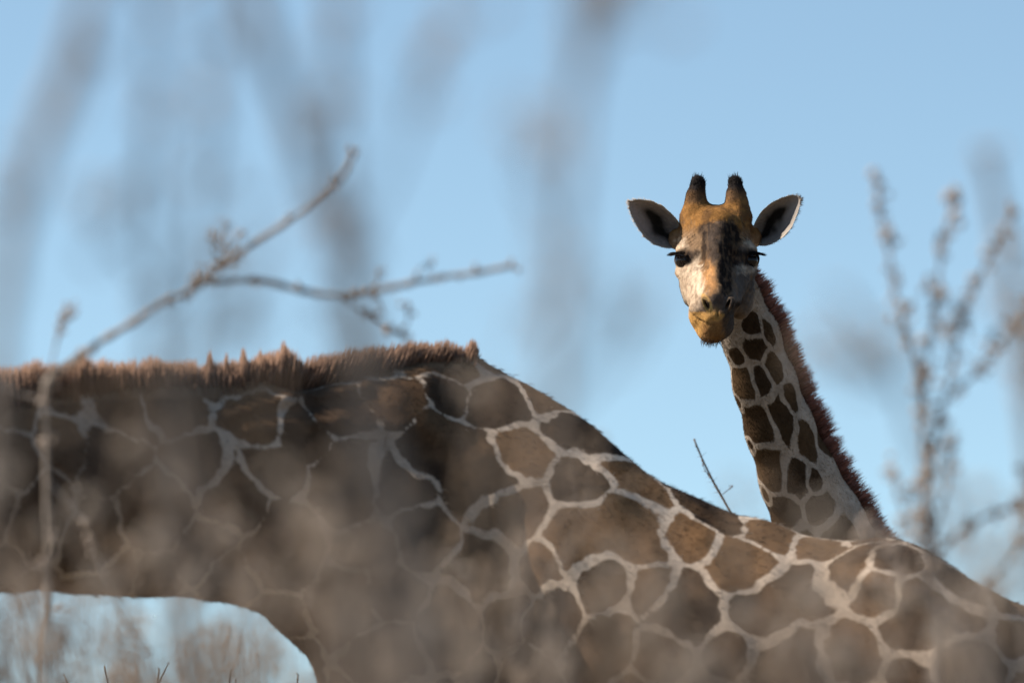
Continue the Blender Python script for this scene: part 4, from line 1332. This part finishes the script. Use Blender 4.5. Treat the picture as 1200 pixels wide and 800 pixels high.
SHRUBS = [('pale blurred shrub in front of the stretched neck beside the forked branch\'s stem', 90, 13.0, 600, 3, 80, [(180, 640, .03), (100, 590, .02), (120, 680, .025), (30, 690, .025), (205, 560, .018), (240, 680, .02), (150, 520, .018), (60, 620, .022), (270, 620, .024), (10, 560, .02)]),
          ('pale blurred shrub with round bright clusters in front of the neck\'s base', 390, 11.6, 600, 4, 80, [(370, 600, .036), (470, 598, .030), (440, 650, .025), (310, 690, .022), (355, 680, .02), (415, 720, .024), (330, 560, .02), (420, 545, .018), (395, 640, .022)]),
          ('pale blurred shrub in front of the shoulder below the withers', 520, 12.2, 640, 4, 80, [(500, 735, .040), (560, 455, .022), (450, 770, .03), (560, 770, .03), (505, 670, .022)]),
          ('grey shrub with small clear clusters just behind the shoulder blade', 590, 16.5, 620, 4, 60, [(528, 655, .013), (546, 668, .011), (590, 680, .012), (605, 735, .012), (360, 705, .012)]),
          ('pale blurred shrub in front of the ribs', 730, 12.6, 690, 4, 90, [(720, 655, .022), (700, 700, .026), (780, 690, .022), (760, 740, .03), (660, 770, .03), (800, 785, .03)]),
          ('grey shrub in front of the belly below the raised neck', 880, 14.0, 690, 4, 90, [(870, 720, .024), (920, 750, .028), (960, 700, .022), (830, 770, .03), (985, 770, .03)]),
          ('blurred shrub whose pale tip covers the foot of the raised neck', 975, 12.2, 640, 2, 30, [(962, 603, .022), (985, 640, .018), (945, 690, .02)]),
          ('grey shrub in front of the rump', 1080, 14.2, 690, 4, 80, [(1062, 622, .014), (1050, 700, .03), (1000, 690, .024), (1120, 700, .022), (1110, 750, .03), (1150, 770, .03), (1040, 785, .03)]),
          ('blurred shrub standing past the rump beside the budded bush', 1185, 13.4, 600, 3, 50, [(1150, 575, .022), (1180, 640, .022), (1110, 560, .016), (1165, 690, .02)])]
SHRUBS += [('greyish twiggy shrub filling the gap below the throat', 110, 15.0, 690, 6, 130, [(60, 745, .016), (150, 760, .016)]),
           ('greyish twiggy shrub filling the gap beside the chest', 270, 14.0, 705, 5, 80, [(260, 750, .016), (320, 770, .018)])]
for i, (lb, px, d, tp, n, sp, cls) in enumerate(SHRUBS):
    g_ = shrub(lb, px, d, tp - 20, n + (0 if i < 9 else 2), sp * 1.25, PALE if i < 9 else GREY, 300 + i, (0.0065, 0.07, 4), 13 if i < 9 else 40, 0.0095, 'dry_shrub', 0, 0.3)
    add_clusters(g_, d, cls, 700 + i, M_SEED)

# fine thorny shrubs at and behind the animals
bush('thorn_bush', 'slender thorny twig standing up behind the sloping back', 868, 24.9,
     [([(905, 760), (872, 640), (850, 590), (836, 562), (822, 535), (813, 515)], 0.007, 0.0032)], [([(836, 562), (826, 552), (822, 540)], 0.002, 0.0012), ([(845, 580), (856, 570)], 0.002, 0.001)],
     DARK, (0.0028, 0.03, 2), (0, 0.1), 1.0, 41, 0.05)
shrub('fine thorny shrub under the throat, crisp twigs against the sky', 130, 24.4, 730, 7, 170, DARK, 42, (0.0025, 0.05, 2), 16, 0.004, 'thorn_bush', 0.35, 0.12)
shrub('fine thorny shrub close to the chest, crisp twigs against the sky', 330, 24.6, 745, 5, 70, DARK, 43, (0.0025, 0.05, 2), 10, 0.004, 'thorn_bush', 0.35, 0.10)
shrub('soft dark bush far behind the throat', 45, 70.0, 700, 4, 60, DARK, 44, (0.05, 0.3, 4), 26, 0.03, 'far_bush', 0, 1.2)
shrub('soft grey bush far behind the middle of the stretched neck', 175, 66.0, 715, 4, 70, GREY, 45, (0.05, 0.3, 4), 20, 0.03, 'far_bush', 0, 1.2)
shrub('soft grey bush far behind the chest', 300, 74.0, 725, 3, 50, GREY, 46, (0.05, 0.3, 4), 16, 0.03, 'far_bush', 0, 1.2)
